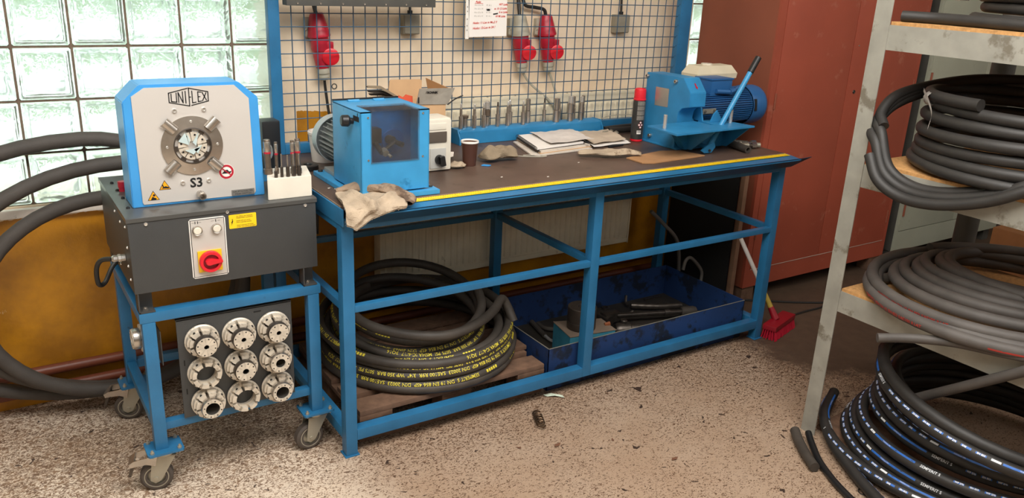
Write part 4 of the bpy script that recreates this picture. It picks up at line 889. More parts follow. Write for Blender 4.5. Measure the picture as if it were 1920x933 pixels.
# rags: crumpled folded cloth sheets
def rag(name, label, path, width, m, thick=0.012, drape=None, seed=1, sub=1):
    """a folded strip following path (x,y,z) with folds across its width"""
    rnd = random.Random(seed); P = smooth_path(path, 6); fr = path_frames(P); rows = []; n = 30; mcols = 22
    for i in range(n+1):
        s_ = fr[1][-1]*i/n; p, T, N, U = path_at(fr, s_); row = []
        e = sin(pi*min(1, max(0, (i+1.2)/(n+2.4))))**0.35
        for k in range(mcols):
            a = 2*pi*k/mcols; w = width(i/n)*e
            cr = 1 + 0.10*sin(3*a+i*0.22+seed) + 0.05*sin(5*a-i*0.35+seed*2)
            hx = cos(a)*w*cr; hz = (sin(a) if sin(a) > 0 else sin(a)*0.45)*thick*(1+0.18*sin(i*0.35+2*a+seed))*cr*e
            fold = 0.22*thick*sin(4*hx/max(w, 1e-3)+i*0.3)*max(0, sin(a))
            q = p + N*hx + Vector((0, 0, 1))*(hz+fold); row.append(q)
        row.append(row[0]); rows.append(row)
    mb = MB(); mb.quadstrip(rows); c0 = len(mb.v)
    mb.add([sum((Vector(q) for q in rows[0][:-1]), Vector())/mcols], []); mb.f += [(k, k+1, c0) for k in range(mcols)]
    b = n*(mcols+1); mb.add([sum((Vector(q) for q in rows[-1][:-1]), Vector())/mcols], []); mb.f += [(b+k+1, b+k, c0+1) for k in range(mcols)]
    o = single(name, mb, m, label, 'cloth')
    o.modifiers.new('s', 'SUBSURF').levels = 1; o.modifiers['s'].render_levels = 1
    tx = bpy.data.textures.new('wrinkle', 'CLOUDS'); tx.noise_scale = 0.035
    d = o.modifiers.new('d', 'DISPLACE'); d.texture = tx; d.strength = 0.007; d.mid_level = 0.5; d.texture_coords = 'GLOBAL'
    return o
rag('rag', 'crumpled taupe rag beside the coffee cup', [(1.69, -0.275, 1.022), (1.75, -0.25, 1.026), (1.82, -0.25, 1.026), (1.87, -0.265, 1.018)], lambda t: 0.056, cloth2, 0.036, seed=2)
rag('rag', 'long twisted beige rag lying by the cardboard piece', [(2.16, -0.33, 1.016), (2.22, -0.36, 1.018), (2.30, -0.40, 1.016), (2.38, -0.43, 1.020), (2.43, -0.46, 1.016)], lambda t: 0.040-0.016*t, cloth, 0.018, seed=4)
rag('rag', 'small stained rag at the foot of the white enclosure', [(1.50, -0.30, 1.010), (1.54, -0.31, 1.012), (1.575, -0.30, 1.010)], lambda t: 0.030, cloth, 0.012, seed=5)
# draped rag over the bench corner: a folded sheet hanging over the front lip
def draped():
    t = thing('draped_rag', 'dirty beige rag draped over the front left corner of the bench', 'cloth', (1.0, -0.65, 0.95))
    tx = bpy.data.textures.new('wrinkle2', 'CLOUDS'); tx.noise_scale = 0.045
    def cloth_mods(o, st, mid=0.35):
        o.modifiers.new('s', 'SUBSURF').render_levels = 1
        d = o.modifiers.new('d', 'DISPLACE'); d.texture = tx; d.strength = st; d.mid_level = mid; d.texture_coords = 'GLOBAL'
    def sheet(name, surf, m, nu=36, nv=30, st=0.012):
        mb = MB(); top = [[surf(i/nu, j/nv) for i in range(nu+1)] for j in range(nv+1)]; bot = [[p + Vector((0, 0.002, -0.005)) for p in r] for r in top]
        mb.quadstrip(top); mb.quadstrip(bot)
        per = [(0, i) for i in range(nu)] + [(j, nu) for j in range(nv)] + [(nv, i) for i in range(nu, 0, -1)] + [(j, 0) for j in range(nv, 0, -1)]
        for a, b in zip(per, per[1:]+per[:1]): mb.add([top[a[0]][a[1]], top[b[0]][b[1]], bot[b[0]][b[1]], bot[a[0]][a[1]]], [(0, 1, 2, 3)])
        cloth_mods(build(name, mb, m, t), st)
    # hanging triangle: back edge on the board, front hem from the left tip up to the right
    back = [Vector(p) for p in [(0.905, -0.560, 1.020), (0.95, -0.575, 1.026), (1.02, -0.62, 1.028), (1.08, -0.655, 1.022), (1.125, -0.69, 1.012)]]
    lipc = [Vector(p) for p in [(0.868, -0.748, 1.008), (0.915, -0.762, 1.012), (0.97, -0.768, 1.012), (1.03, -0.765, 1.010), (1.09, -0.757, 1.006)]]
    hem = [Vector(p) for p in [(0.866, -0.758, 0.965), (0.895, -0.772, 0.948), (0.955, -0.775, 0.985), (1.02, -0.770, 0.998), (1.085, -0.760, 1.002)]]
    def L(c, u): u *= len(c)-1; k = min(len(c)-2, int(u)); return c[k].lerp(c[k+1], u-k)
    def surf(u, v):
        p = L(back, u).lerp(L(lipc, u), min(1, v/0.62)) if v < 0.62 else L(lipc, u).lerp(L(hem, u), (v-0.62)/0.38)
        f1 = math.exp(-((u*1.15+v*0.9-1.05)/0.07)**2)*0.016 + math.exp(-((u*1.5-v*0.5-0.35)/0.06)**2)*0.012 + 0.004*sin(14*u-9*v)
        k = 1 if v < 0.62 else 0.3
        return p + Vector((0, -f1*(1-k), f1*k + (0.010*sin(pi*min(1, v/0.62)) if v < 0.62 else 0)))
    sheet('cloth_sheet', surf, cloth)
    rows = []; P = smooth_path([(0.915, -0.545, 1.024), (0.955, -0.560, 1.036), (1.015, -0.600, 1.042), (1.07, -0.640, 1.038), (1.11, -0.685, 1.028), (1.118, -0.725, 1.018), (1.10, -0.752, 1.010)], 6); fr = path_frames(P)
    for i in range(37):
        p, T, N, U = path_at(fr, fr[1][-1]*i/36); e = sin(pi*(i+1.4)/38.8)**0.4
        rows.append([p + N*cos(a)*0.034*e*(1+0.12*sin(3*a+i*0.35)) + U*sin(a)*0.020*e*(1+0.18*sin(2*a+i*0.5)) for a in [2*pi*k/16 for k in range(17)]])
    cloth_mods(build('rolled_fold', MB().quadstrip(rows), mat('dark_stained_cloth', '#8d7863', 0.95, var=0.2, vscale=14, col2='#5d4b3d', thr=0.52, c2scale=9, bump=0.35, bscale=220), t), 0.012, 0.45)
draped()
single('tissue', MB().add([(1.53, -0.10, 1.003), (1.57, -0.16, 1.004), (1.60, -0.17, 1.015), (1.63, -0.12, 1.022), (1.60, -0.08, 1.018), (1.56, -0.07, 1.010)], [(0, 1, 2, 5), (2, 3, 4, 5)]), paper, 'crumpled white tissue behind the coffee cup', 'tissue')
single('plastic_scrap', MB().prism([(1.650, -0.325), (1.675, -0.345), (1.690, -0.340), (1.668, -0.315)], 'z', 1.001, 1.006, 0.001), blue_head, 'small bright blue plastic scrap beside the coffee cup', 'scrap')

# tool rack with mandrels
tr2 = thing('mandrel_rack', 'long blue steel rack holding a row of steel mandrels in front of the mesh', 'rack', (2.2, 0.12, 1.0))
build('rack_body', MB().prism([(0.085, 1.001), (0.175, 1.001), (0.175, 1.045), (0.165, 1.069), (0.098, 1.069), (0.085, 1.060)], 'x', 1.775, 2.625, 0.001), blue_cut, tr2)
for x in (1.767, 2.625): build('end_plate', MB().prism([(0.070, 1.001), (0.178, 1.001), (0.178, 1.050), (0.165, 1.071), (0.095, 1.071), (0.070, 1.030)], 'x', x, x+0.006), blue_cut, tr2)
G2 = 'mandrels in the blue rack'
ml = [(1.799, 0.120, 1.190, 0.0105, 1, 'hex body'), (1.838, 0.152, 1.127, 0.0150, 4, 'wide flat top'), (1.872, 0.119, 1.184, 0.0115, 1, 'thin tip'), (1.924, 0.118, 1.187, 0.0108, 1, 'thin tip'), (1.960, 0.150, 1.189, 0.0145, 2, 'brown collar'), (2.002, 0.117, 1.188, 0.0108, 1, 'thin tip'), (2.061, 0.118, 1.187, 0.0115, 0, 'stepped tip'), (2.092, 0.150, 1.189, 0.0145, 0, 'round top'), (2.150, 0.116, 1.188, 0.0108, 0, 'stepped tip'), (2.200, 0.150, 1.190, 0.0150, 3, 'thick head'), (2.300, 0.148, 1.189, 0.0097, 1, 'dark thin tip'), (2.356, 0.120, 1.189, 0.0170, 3, 'thickest body'), (2.398, 0.152, 1.189, 0.0086, 1, 'thin shaft'), (2.443, 0.118, 1.197, 0.0150, 5, 'thick head'), (2.484, 0.150, 1.190, 0.0129, 3, 'round top'), (2.516, 0.120, 1.191, 0.0108, 5, 'stepped head'), (2.548, 0.152, 1.191, 0.0108, 3, 'round top')]
ords = ['first', 'second', 'third', 'fourth', 'fifth', 'sixth', 'seventh', 'eighth', 'ninth', 'tenth', 'eleventh', 'twelfth', 'thirteenth', 'fourteenth', 'fifteenth', 'sixteenth', 'last']
for k, (x, y, zt, r, kind, desc) in enumerate(ml):
    t = thing('rack_mandrel', 'steel mandrel with %s, %s from the left in the blue rack' % (desc, ords[k]), 'mandrel', (x, y, 1.07), G2)
    z0 = 1.0695; h = zt-z0; hb = {0: 0.062, 1: 0.060, 2: 0.055, 3: 0.060, 4: 0.045, 5: 0.040}[kind]
    build('lower_body', MB().cyl((x, y, z0), (x, y, z0+hb), r, 8 if kind == 1 else 20, bev=0.001), steel, t)
    if kind in (0, 1):
        build('upper_shaft', MB().cyl((x, y, z0+hb), (x, y, z0+h-0.022), r*0.62, 16, bev=0.001), steel, t)
        build('tip', MB().lathe([(r*0.42, 0), (r*0.42, 0.018), (r*0.3, 0.022), (0, 0.022)], (x, y, z0+h-0.022), n=12), steel_dark if k in (5, 10) else steel_light, t)
    elif kind == 2:
        build('collar', MB().lathe([(r, 0), (r*1.25, 0.004), (r*1.25, 0.032), (r, 0.034)], (x, y, z0+hb-0.01), n=20), mat('brown_steel_pin', '#7b6d60', 0.35), t)
        build('head', MB().cyl((x, y, z0+hb+0.022), (x, y, z0+h), r*1.02, 20, bev=0.005), steel_light, t)
    elif kind == 3: build('head', MB().cyl((x, y, z0+hb), (x, y, z0+h), r*0.85, 20, bev=0.003), steel, t)
    elif kind == 4: build('head', MB().cyl((x, y, z0+hb), (x, y, z0+h), r*1.3, 20, bev=0.001), mat('brown_steel_pin', '#7b6d60', 0.35), t)
    else:
        build('mid_body', MB().cyl((x, y, z0+hb), (x, y, z0+hb+0.050), r*1.28, 20, bev=0.002), steel, t)
        build('head', MB().cyl((x, y, z0+hb+0.050), (x, y, z0+h), r*0.95, 20, bev=0.004), steel_light, t)

# notebooks
def sheet(mb, pts, z, th): return mb.prism(pts, 'z', z, z+th)
nb = thing('ring_notebook', 'upper spiral bound notebook lying open on the lower one', 'notebook', (2.28, -0.02, 1.02))
q0, q1, q2_, q3_ = Vector((1.985, -0.228)), Vector((2.065, 0.055)), Vector((2.36, 0.075)), Vector((2.275, -0.215))
def quad(a, b, c, d): return [tuple(a), tuple(b), tuple(c), tuple(d)]
build('pages', MB().prism([tuple(q0+Vector((0.02, 0))), tuple(q1+Vector((0.02, 0))), (2.33, 0.062), (2.30, -0.19)], 'z', 1.0230, 1.0330), paper, nb, sm=False)
build('cover', MB().prism([tuple(q0+Vector((0.014, 0))), tuple(q1+Vector((0.014, 0))), (2.335, 0.064), (2.305, -0.195)], 'z', 1.0215, 1.0230), mat('dark_card_cover', '#4b4440', 0.5), nb, sm=False)
def coils(parent, z, r, a, b, n, m):
    for k in range(n):
        p = a.lerp(b, (k+0.5)/n); pts = [(p.x + r*cos(th), p.y+0.001*th/6, z + r*sin(th)) for th in [2*pi*j/10 for j in range(11)]]
        build('wire_ring', MB().tube(pts, 0.0011, 5), m, parent)
coils(nb, 1.028, 0.0085, q0+Vector((0.014, 0.003)), q1+Vector((0.014, 0)), 20, black)
nb2 = thing('ring_notebook', 'lower spiral bound notebook under the open one', 'notebook', (2.25, -0.06, 1.0))
build('pages', MB().prism([(2.015, -0.245), (2.080, 0.055), (2.34, 0.062), (2.33, -0.205)], 'z', 1.0105, 1.0195), paper_dirty, nb2, sm=False)
build('cover', MB().prism([(2.008, -0.250), (2.075, 0.058), (2.345, 0.064), (2.335, -0.210)], 'z', 1.0085, 1.0105), carton_pale, nb2, sm=False)
coils(nb2, 1.0135, 0.0058, Vector((2.008, -0.240)), Vector((2.080, 0.055)), 24, black)
single('cardboard_sheet', MB().prism([(1.965, -0.235), (2.045, 0.035), (2.33, 0.05), (2.32, -0.235), (1.995, -0.262)], 'z', 1.0015, 1.0075), paper_dirty, 'pale loose sheet lying under the notebooks', 'sheet')
def wavy_sheet(name, label, corners, z, amp, m, seed, cat='paper'):
    a, b, c, d = [Vector(p) for p in corners]; rows = []; n = 16
    for j in range(n+1):
        row = []
        for i in range(n+1):
            u, v = i/n, j/n; p = (a*(1-u)+b*u)*(1-v) + (d*(1-u)+c*u)*v
            w = sin(3.1*u*3+seed)+sin(4.2*v*2+seed*2)+0.6*sin(9*u*v*3+seed); row.append(Vector((p.x, p.y, z + amp*(1+0.5*w) )))
        rows.append(row)
    mb = MB(); mb.quadstrip(rows); lo = [[p-Vector((0, 0, 0.0012)) for p in r] for r in rows]; mb.quadstrip(lo)
    per = [(0, i) for i in range(n)] + [(j, n) for j in range(n)] + [(n, i) for i in range(n, 0, -1)] + [(j, 0) for j in range(n, 0, -1)]
    for p, q in zip(per, per[1:]+per[:1]): mb.add([rows[p[0]][p[1]], rows[q[0]][q[1]], lo[q[0]][q[1]], lo[p[0]][p[1]]], [(0, 1, 2, 3)])
    return single(name, mb, m, label, cat)
wavy_sheet('crumpled_sheet', 'large creased pale sheet lying across the open notebook', [(2.09, -0.215), (2.36, -0.195), (2.42, 0.064), (2.155, 0.058)], 1.0365, 0.0045, mat('creased_grey_paper', '#d3cbc4', 0.8, var=0.06, vscale=30, bump=0.2, bscale=60), 1)
wavy_sheet('open_catalogue', 'open brochure lying flat right of the notebooks', [(2.345, -0.215), (2.585, -0.205), (2.66, 0.04), (2.44, 0.06)], 1.006, 0.003, paper, 3)
wavy_sheet('tan_envelope', 'tan stained cover sheet lying on the right brochure', [(2.36, -0.195), (2.575, -0.180), (2.65, 0.055), (2.435, 0.066)], 1.019, 0.0045, mat('tan_paper', '#bfae9a', 0.85, var=0.1, vscale=20, bump=0.15), 5)
single('pen', MB().cyl((2.42, -0.235, 1.006), (2.52, -0.222, 1.006), 0.005, 10), black, 'black pen lying in front of the brochure', 'pen')
single('wire_clip', MB().tube(smooth_path([(1.90, -0.23, 1.0035), (1.94, -0.26, 1.0035), (2.0, -0.285, 1.0035), (2.02, -0.275, 1.0035), (1.97, -0.24, 1.0035), (1.93, -0.225, 1.0035)]), 0.0022, 6), grey_pl, 'loop of thin pale wire lying before the notebooks', 'wire')
# spray can
sc2 = thing('spray_can', 'spray can with red cap standing beside the cutting machine', 'can', (2.672, -0.145, 1.0))
cx_, cy_ = 2.668, -0.150
build('can_body', MB().lathe([(0, 0.002), (0.028, 0.0), (0.031, 0.004), (0.031, 0.012)], (cx_, cy_, 1.001), n=32), red_bright, sc2)
build('printed_sleeve', MB().lathe([(0.0310, 0.012), (0.0310, 0.200), (0.029, 0.207), (0.0285, 0.209)], (cx_, cy_, 1.001), n=36), mat('dark_can_print', '#3a3937', 0.35, metal=0.3, var=0.15, vscale=60), sc2)
build('cap', MB().lathe([(0.0305, 0.206), (0.0318, 0.208), (0.0318, 0.212), (0.0295, 0.214), (0.0290, 0.255), (0.027, 0.262), (0.020, 0.264), (0.019, 0.258), (0, 0.258)], (cx_, cy_, 1.001), n=36), red_bright, sc2)
def on_can(a, z): return (cx_ + 0.0313*sin(a), cy_ - 0.0313*cos(a), 1.001+z)
def can_patch(a0, a1, z0, z1, m, name, lift=0.0):
    rows = [[(cx_ + (0.0312+lift)*sin(a0+(a1-a0)*i/8), cy_ - (0.0312+lift)*cos(a0+(a1-a0)*i/8), 1.001+z) for i in range(9)] for z in (z0, z1)]
    return build(name, MB().quadstrip(rows), m, sc2, fix=False)
gm = mat('grey_can_panel', '#77726b', 0.45, var=0.25, vscale=200)
for k in range(4): can_patch(-0.95, 0.35, 0.110+0.024*k, 0.131+0.024*k, gm, 'text_panel')
can_patch(0.45, 1.0, 0.02, 0.20, mat('can_side_print', '#6f6a66', 0.4, var=0.3, vscale=160), 'side_panel')
can_patch(-0.75, -0.05, 0.040, 0.058, paper, 'barcode_panel')
def can_diamond(a, z, s):
    d = build('hazard_symbol', MB().add([on_can(a-s, z), on_can(a, z-s*0.032), on_can(a+s, z), on_can(a, z+s*0.032)], [(0, 1, 2, 3)]), red_pl, sc2, fix=False); d.data.transform(Matrix.Translation((0, -0.0006, 0)))
    e = build('hazard_face', MB().add([on_can(a-s*0.75, z), on_can(a, z-s*0.024), on_can(a+s*0.75, z), on_can(a, z+s*0.024)], [(0, 1, 2, 3)]), paper, sc2, fix=False); e.data.transform(Matrix.Translation((0, -0.0010, 0)))
for a, z in ((-0.25, 0.098), (-0.02, 0.086), (-0.48, 0.086), (-0.25, 0.074)): can_diamond(a, z, 0.22)
bl = MB()
for k in range(12):
    a = -0.68+k*0.05; bl.quadstrip([[on_can(a, z) for a in (a, a+0.022)] for z in (0.046, 0.057)])
bo = build('barcode_lines', bl, ink, sc2, sm=False, fix=False); bo.data.transform(Matrix.Translation((0, -0.0006, 0)))
# cardboard piece
single('cardboard_piece', MB().prism([(2.345, -0.455), (2.345, -0.565), (2.40, -0.585), (2.74, -0.560), (2.70, -0.43), (2.60, -0.40)], 'z', 1.0012, 1.0062), mat('oily_cardboard', '#a57a52', 0.85, var=0.12, vscale=12, col2='#6e4c33', thr=0.66), 'flat piece of brown cardboard in front of the cutting machine', 'cardboard')
# steel ring behind the white block
single('steel_ring', MB().lathe([(0.017, 0.0), (0.040, 0.0), (0.042, 0.004), (0.041, 0.018), (0.036, 0.020), (0.019, 0.020), (0.017, 0.016)], (0.968, -0.105, 1.001), n=32, closed=True), black, 'dark flat ring at the rear left corner of the bench', 'ring')
# black hoses and fittings behind the can
single('hose_piece', MB().tube(smooth_path([(2.66, 0.10, 1.016), (2.80, 0.11, 1.018), (2.95, 0.12, 1.016)]), 0.014, 12), rubber, 'rear black hose piece lying behind the spray can', 'hose')
single('hose_piece', MB().tube(smooth_path([(2.655, 0.055, 1.017), (2.78, 0.050, 1.017), (2.92, 0.045, 1.016)]), 0.015, 12), rubber, 'front black hose piece lying behind the spray can', 'hose')
single('wire_loop', MB().tube(smooth_path([(2.64, 0.165, 1.03), (2.72, 0.170, 1.065), (2.85, 0.172, 1.07), (2.95, 0.170, 1.055), (3.0, 0.165, 1.01)]), 0.002, 6), grey_pl, 'thin arched wire behind the spray can', 'wire')
def fitting(x, y, a, label, l=0.07, r=0.010):
    t = thing('hose_fitting', label, 'fitting', (x, y, 1.001), 'steel hose fittings on the bench'); d = Vector((cos(a), sin(a), 0)); p = Vector((x, y, 1.002+r*1.3))
    build('ferrule', MB().cyl(p, p+d*l*0.5, r*1.15, 16, bev=0.001), zinc, t); build('stem', MB().cyl(p+d*l*0.5, p+d*l*0.72, r*0.7, 12), steel_dark, t)
    build('hex_nut', MB().cyl(p+d*l*0.72, p+d*l, r*1.3, 6), steel, t); return t
fitting(2.585, 0.01, 0.25, 'hose fitting lying left behind the spray can')
fitting(2.625, -0.045, 0.9, 'hose fitting lying near the foot of the spray can', 0.05)
fitting(3.045, -0.50, -0.35, 'leftmost bright hose fitting at the right end of the bench', 0.085, 0.012)
fitting(3.09, -0.45, -0.2, 'long bright fitting behind the others at the right end', 0.10, 0.010)
fitting(3.155, -0.53, 2.6, 'fitting with hex nut nearest the bench corner', 0.07, 0.011)
def tube_piece(p0, p1, r, m, label):
    p0, p1 = Vector(p0), Vector(p1); return single('hose_end', MB().lathe([(r*0.55, 0), (r, 0), (r, (p1-p0).length), (r*0.55, (p1-p0).length)], p0, p1-p0, 20, closed=True), m, label, 'hose')
tube_piece((3.03, -0.44, 1.019), (2.995, -0.595, 1.019), 0.0175, rubber_brown, 'thick dark hose end nearest the front at the right of the bench')
tube_piece((3.035, -0.36, 1.016), (3.125, -0.475, 1.016), 0.0135, rubber_brown, 'dark hose end lying among the fittings at the right of the bench')
single('paper_scrap', MB().prism([(3.035, -0.32), (3.075, -0.37), (3.045, -0.40), (3.0, -0.345)], 'z', 1.031, 1.033), mat('pale_blue_paper', '#a9bcc4', 0.7), 'pale blue paper scrap tucked behind the cutting machine', 'paper')
for x, y, w_ in [(1.80, -0.60, 'near the tape in front of the rag ball'), (2.08, -0.44, 'in front of the notebooks'), (1.62, -0.53, 'in front of the coffee cup'), (0.93, -0.42, 'at the left edge of the bench'), (3.14, -0.40, 'at the right end of the bench')]:
    single('crumb', MB().prism([(x, y), (x+0.010, y+0.002), (x+0.012, y+0.007), (x+0.002, y+0.006)], 'z', 1.0008, 1.003), paper_dirty, 'tiny pale crumb on the board '+w_, 'crumb', 'tiny pale crumbs on the bench board')

# ------------------------------------------------------------------ cutting machine (right end)
cu = thing('cutting_machine', 'blue hose cutting machine with a long lever at the right end of the bench', 'machine', (2.86, -0.3, 1.0))
GX0, GX1 = 2.712, 2.815
build('blade_guard', MB().prism([(-0.138, 1.342), (-0.396, 1.345), (-0.452, 1.281), (-0.454, 1.215), (-0.405, 1.203), (-0.386, 1.185), (-0.380, 1.160), (-0.378, 1.004), (-0.145, 1.004)], 'x', GX0, GX1, 0.002), blue_cut, cu)
build('base_flange', MB().box(2.704, 2.995, -0.405, -0.13, 1.001, 1.008, 0.001), blue_cut, cu)
build('mirror_label', MB().add([(GX0-0.0012, -0.212, 1.281), (GX0-0.0012, -0.306, 1.282), (GX0-0.0012, -0.307, 1.193), (GX0-0.0012, -0.214, 1.190)], [(0, 1, 2, 3)]), sticker_silver, cu, sm=False)
for y, z in ((-0.150, 1.325), (-0.352, 1.324), (-0.205, 1.037)):
    b_ = build('bolt', MB().lathe([(0.0, 0.006), (0.004, 0.006), (0.005, 0.014), (0.008, 0.014), (0.009, 0.012), (0.009, 0.0)], (GX0, y, z), (-1, 0, 0), 16), steel, cu)
ar = Vector((2.765, -0.426, 1.310)); dn = Vector((0, -0.062, -0.070)).normalized(); nn = Vector((0, -0.75, 0.65))*0.004
def AP(u, v): return ar + Vector((u, 0, 0)) + dn*v + nn*0.5
build('direction_arrow', MB().add([AP(-0.004, -0.014), AP(0.004, -0.014), AP(0.004, 0.006), AP(-0.004, 0.006), AP(-0.009, 0.006), AP(0.009, 0.006), AP(0, 0.020)], [(0, 1, 2, 3), (4, 5, 6)]), red_pl, cu, sm=False)
build('rear_body', MB().prism([(-0.13, 1.008), (-0.40, 1.008), (-0.40, 1.10), (-0.36, 1.145), (-0.30, 1.19), (-0.24, 1.20), (-0.13, 1.20)], 'x', GX1, 2.835, 0.001), blue_cut, cu)
build('lower_body', MB().prism([(2.735, 1.006), (3.005, 1.006), (3.005, 1.125), (2.66, 1.125), (2.66, 1.10)], 'y', -0.43, -0.385, 0.002), blue_cut, cu)
build('gusset', MB().prism([(-0.60, 1.122), (-0.43, 1.122), (-0.43, 1.01), (-0.46, 1.01)], 'x', 2.745, 2.752), blue_cut, cu)
build('gusset', MB().prism([(-0.59, 1.122), (-0.43, 1.122), (-0.43, 1.01), (-0.46, 1.01)], 'x', 2.985, 2.992), blue_cut, cu)
tbl = build('work_table', MB().prism([(2.480, -0.625), (3.015, -0.600), (2.975, -0.400), (2.84, -0.392), (2.835, -0.50), (2.818, -0.50), (2.818, -0.392), (2.500, -0.405)], 'z', 1.126, 1.135, 0.0015), blue_cut, cu)
for x in (2.520, 2.950): build('stop_pin', MB().cyl((x, -0.50, 1.135), (x, -0.50, 1.200), 0.0085, 18, bev=0.001), steel_light, cu)
build('arched_rest', MB().prism([(-0.42, 1.135), (-0.40, 1.20), (-0.37, 1.215), (-0.35, 1.19), (-0.33, 1.16), (-0.29, 1.155), (-0.27, 1.17), (-0.25, 1.22), (-0.22, 1.22), (-0.22, 1.135)], 'x', 2.842, 2.852, 0.001), blue_cut, cu)
build('v_rest', MB().prism([(2.865, 1.135), (2.885, 1.175), (2.905, 1.192), (2.935, 1.155), (2.955, 1.135)], 'y', -0.452, -0.444, 0.001), blue_cut, cu)
ft = build('zinc_bracket', MB().box(2.865, 2.955, -0.395, -0.391, 1.165, 1.190, 0.001), zinc, cu)
for x in (2.878, 2.940): build('bolt', MB().cyl((x, -0.395, 1.178), (x, -0.402, 1.178), 0.007, 6), steel, ft)
MC = (-0.255, 1.170)
mb_ = build('motor_body', MB().cyl((2.835, MC[0], MC[1]), (3.290, MC[0], MC[1]), 0.086, 40, bev=0.006), blue_motor, cu)
for k in range(34):
    a = radians(-20 + k*340/34 * 0.66 - 20)
    if k > 33: break
    build('cooling_fin', MB().box(2.875, 3.270, MC[0]-0.098, MC[0]-0.080, MC[1]-0.0016, MC[1]+0.0016).rot((0, MC[0], MC[1]), Matrix.Rotation(-a, 3, 'X')), blue_motor, mb_, sm=False)
cw = build('fan_cowl', MB().lathe([(0.100, 0), (0.102, 0.004), (0.102, 0.085), (0.097, 0.105), (0.080, 0.120), (0.05, 0.124), (0, 0.124), (0, 0.118), (0.05, 0.118), (0.095, 0.095), (0.098, 0.0)], (3.275, MC[0], MC[1]), (1, 0, 0), 44), blue_motor, cu)
build('cowl_notch', MB().box(3.278, 3.296, MC[0]-0.1035, MC[0]-0.096, MC[1]-0.030, MC[1]+0.030, 0.002).rot((0, MC[0], MC[1]), Matrix.Rotation(radians(-8), 3, 'X')), black, cw)
build('motor_flange', MB().lathe([(0, 0), (0.104, 0), (0.106, 0.003), (0.106, 0.014), (0.098, 0.016), (0, 0.016)], (2.853, MC[0], MC[1]), (1, 0, 0), 40), blue_motor, mb_)
build('lifting_eye', MB().tube([(3.05+0.02*cos(a), -0.30, 1.262+0.016*sin(a)) for a in [pi*k/8 for k in range(9)]], 0.004, 8), blue_motor, mb_)
build('terminal_box', MB().box(2.985, 3.130, -0.320, -0.205, 1.240, 1.318, 0.005), blue_motor, cu)
build('terminal_lid', MB().box(2.980, 3.135, -0.325, -0.200, 1.314, 1.322, 0.003), blue_motor, cu)
build('cable_gland', MB().cyl((3.01, -0.33, 1.262), (3.09, -0.345, 1.258), 0.012, 8).cyl((3.09, -0.345, 1.258), (3.12, -0.345, 1.265), 0.016, 8), blue_motor, cu)
build('motor_cable', MB().tube(smooth_path([(3.12, -0.345, 1.265), (3.18, -0.34, 1.285), (3.24, -0.315, 1.282), (3.275, -0.25, 1.27), (3.28, -0.20, 1.25)]), 0.006, 8), blue_motor, cu)
build('switch_post', MB().box(3.20, 3.29, -0.16, -0.11, 1.20, 1.302, 0.003), dark_grey, cu)
build('switch_housing', MB().add([(x, y, z) for x, y, z in [(3.035, -0.165, 1.296), (3.325, -0.165, 1.296), (3.325, -0.05, 1.296), (3.035, -0.05, 1.296), (3.032, -0.167, 1.322), (3.328, -0.167, 1.322), (3.328, -0.05, 1.322), (3.032, -0.05, 1.322), (3.065, -0.145, 1.362), (3.300, -0.145, 1.362), (3.300, -0.06, 1.362), (3.065, -0.06, 1.362)]], [(0, 3, 2, 1), (0, 1, 5, 4), (1, 2, 6, 5), (2, 3, 7, 6), (3, 0, 4, 7), (4, 5, 9, 8), (5, 6, 10, 9), (6, 7, 11, 10), (7, 4, 8, 11), (8, 9, 10, 11)]), cream_pl, cu, sm=False)
build('switch_cap', MB().cyl((3.16, -0.10, 1.362), (3.16, -0.10, 1.370), 0.030, 8), white_pl, cu)
L0 = Vector((2.795, -0.515, 1.012)); L1 = Vector((3.090, -0.50, 1.446)); ld = (L1-L0).normalized(); Lg = L0.lerp(L1, 0.835)
build('lever_arm', MB().cyl(L0+ld*0.03, Lg+ld*0.01, 0.0125, 18), blue_sk, cu)
build('lever_fork', MB().prism([(2.770, 1.000+0.006), (2.815, 1.006), (2.838, 1.030), (2.83, 1.055), (2.80, 1.05), (2.745, 1.020)], 'y', -0.528, -0.522).cyl((2.80, -0.522, 1.025), (2.80, -0.44, 1.035), 0.011, 12), blue_cut, cu)
build('pivot_bolt', MB().cyl((2.798, -0.528, 1.018), (2.798, -0.536, 1.018), 0.006, 6), steel_dark, cu)
build('lever_grip', MB().cyl(Lg, L1, 0.0155, 20, bev=0.002), black, cu)

# ------------------------------------------------------------------ thick hose coil standing against the wall at the left
def coil_pts(c, turns, a0, fn, n=44, d=1):
    out = []; N_ = int(turns*n)
    for i in range(N_+1):
        t = i/n; a = a0 + d*2*pi*t; r, dx, dy, z, tx, ty = fn(t)
        out.append(Vector((c[0]+dx+r*cos(a), c[1]+dy+r*sin(a), z+tx*cos(a)+ty*sin(a))))
    return out
P_ = []
keys = [(0.26, 0.46, 0.385, 0.49, 0.110), (0.25, 0.48, 0.40, 0.50, 0.118), (0.33, 0.68, 0.465, 0.555, 0.165), (0.20, 0.80, 0.535, 0.575, 0.225)]
for i in range(10, 3*48+11):
    t = i/48; k = min(2, int(t)); f = min(1.0, t-k); f = f*f*(3-2*f); A_, B_ = keys[k], keys[k+1]
    cx0, rx, rz, cz, yy = [A_[q]*(1-f)+B_[q]*f for q in range(5)]
    a = pi/2*0 + 2*pi*t; s_ = sin(a); c_ = cos(a)
    xr = rx if s_ < 0 else (0.74-cx0)
    P_.append((cx0+xr*s_, yy + (0.035 if c_ > 0 else -0.0)*c_, cz+rz*c_))
th = thing('thick_hose_coil', 'thick dusty black suction hose coiled in three loops behind the trolley', 'hose', (0.2, 0.15, 0.0))
build('hose', MB().tube(P_, 0.0285, 16), rubber_thick, th)

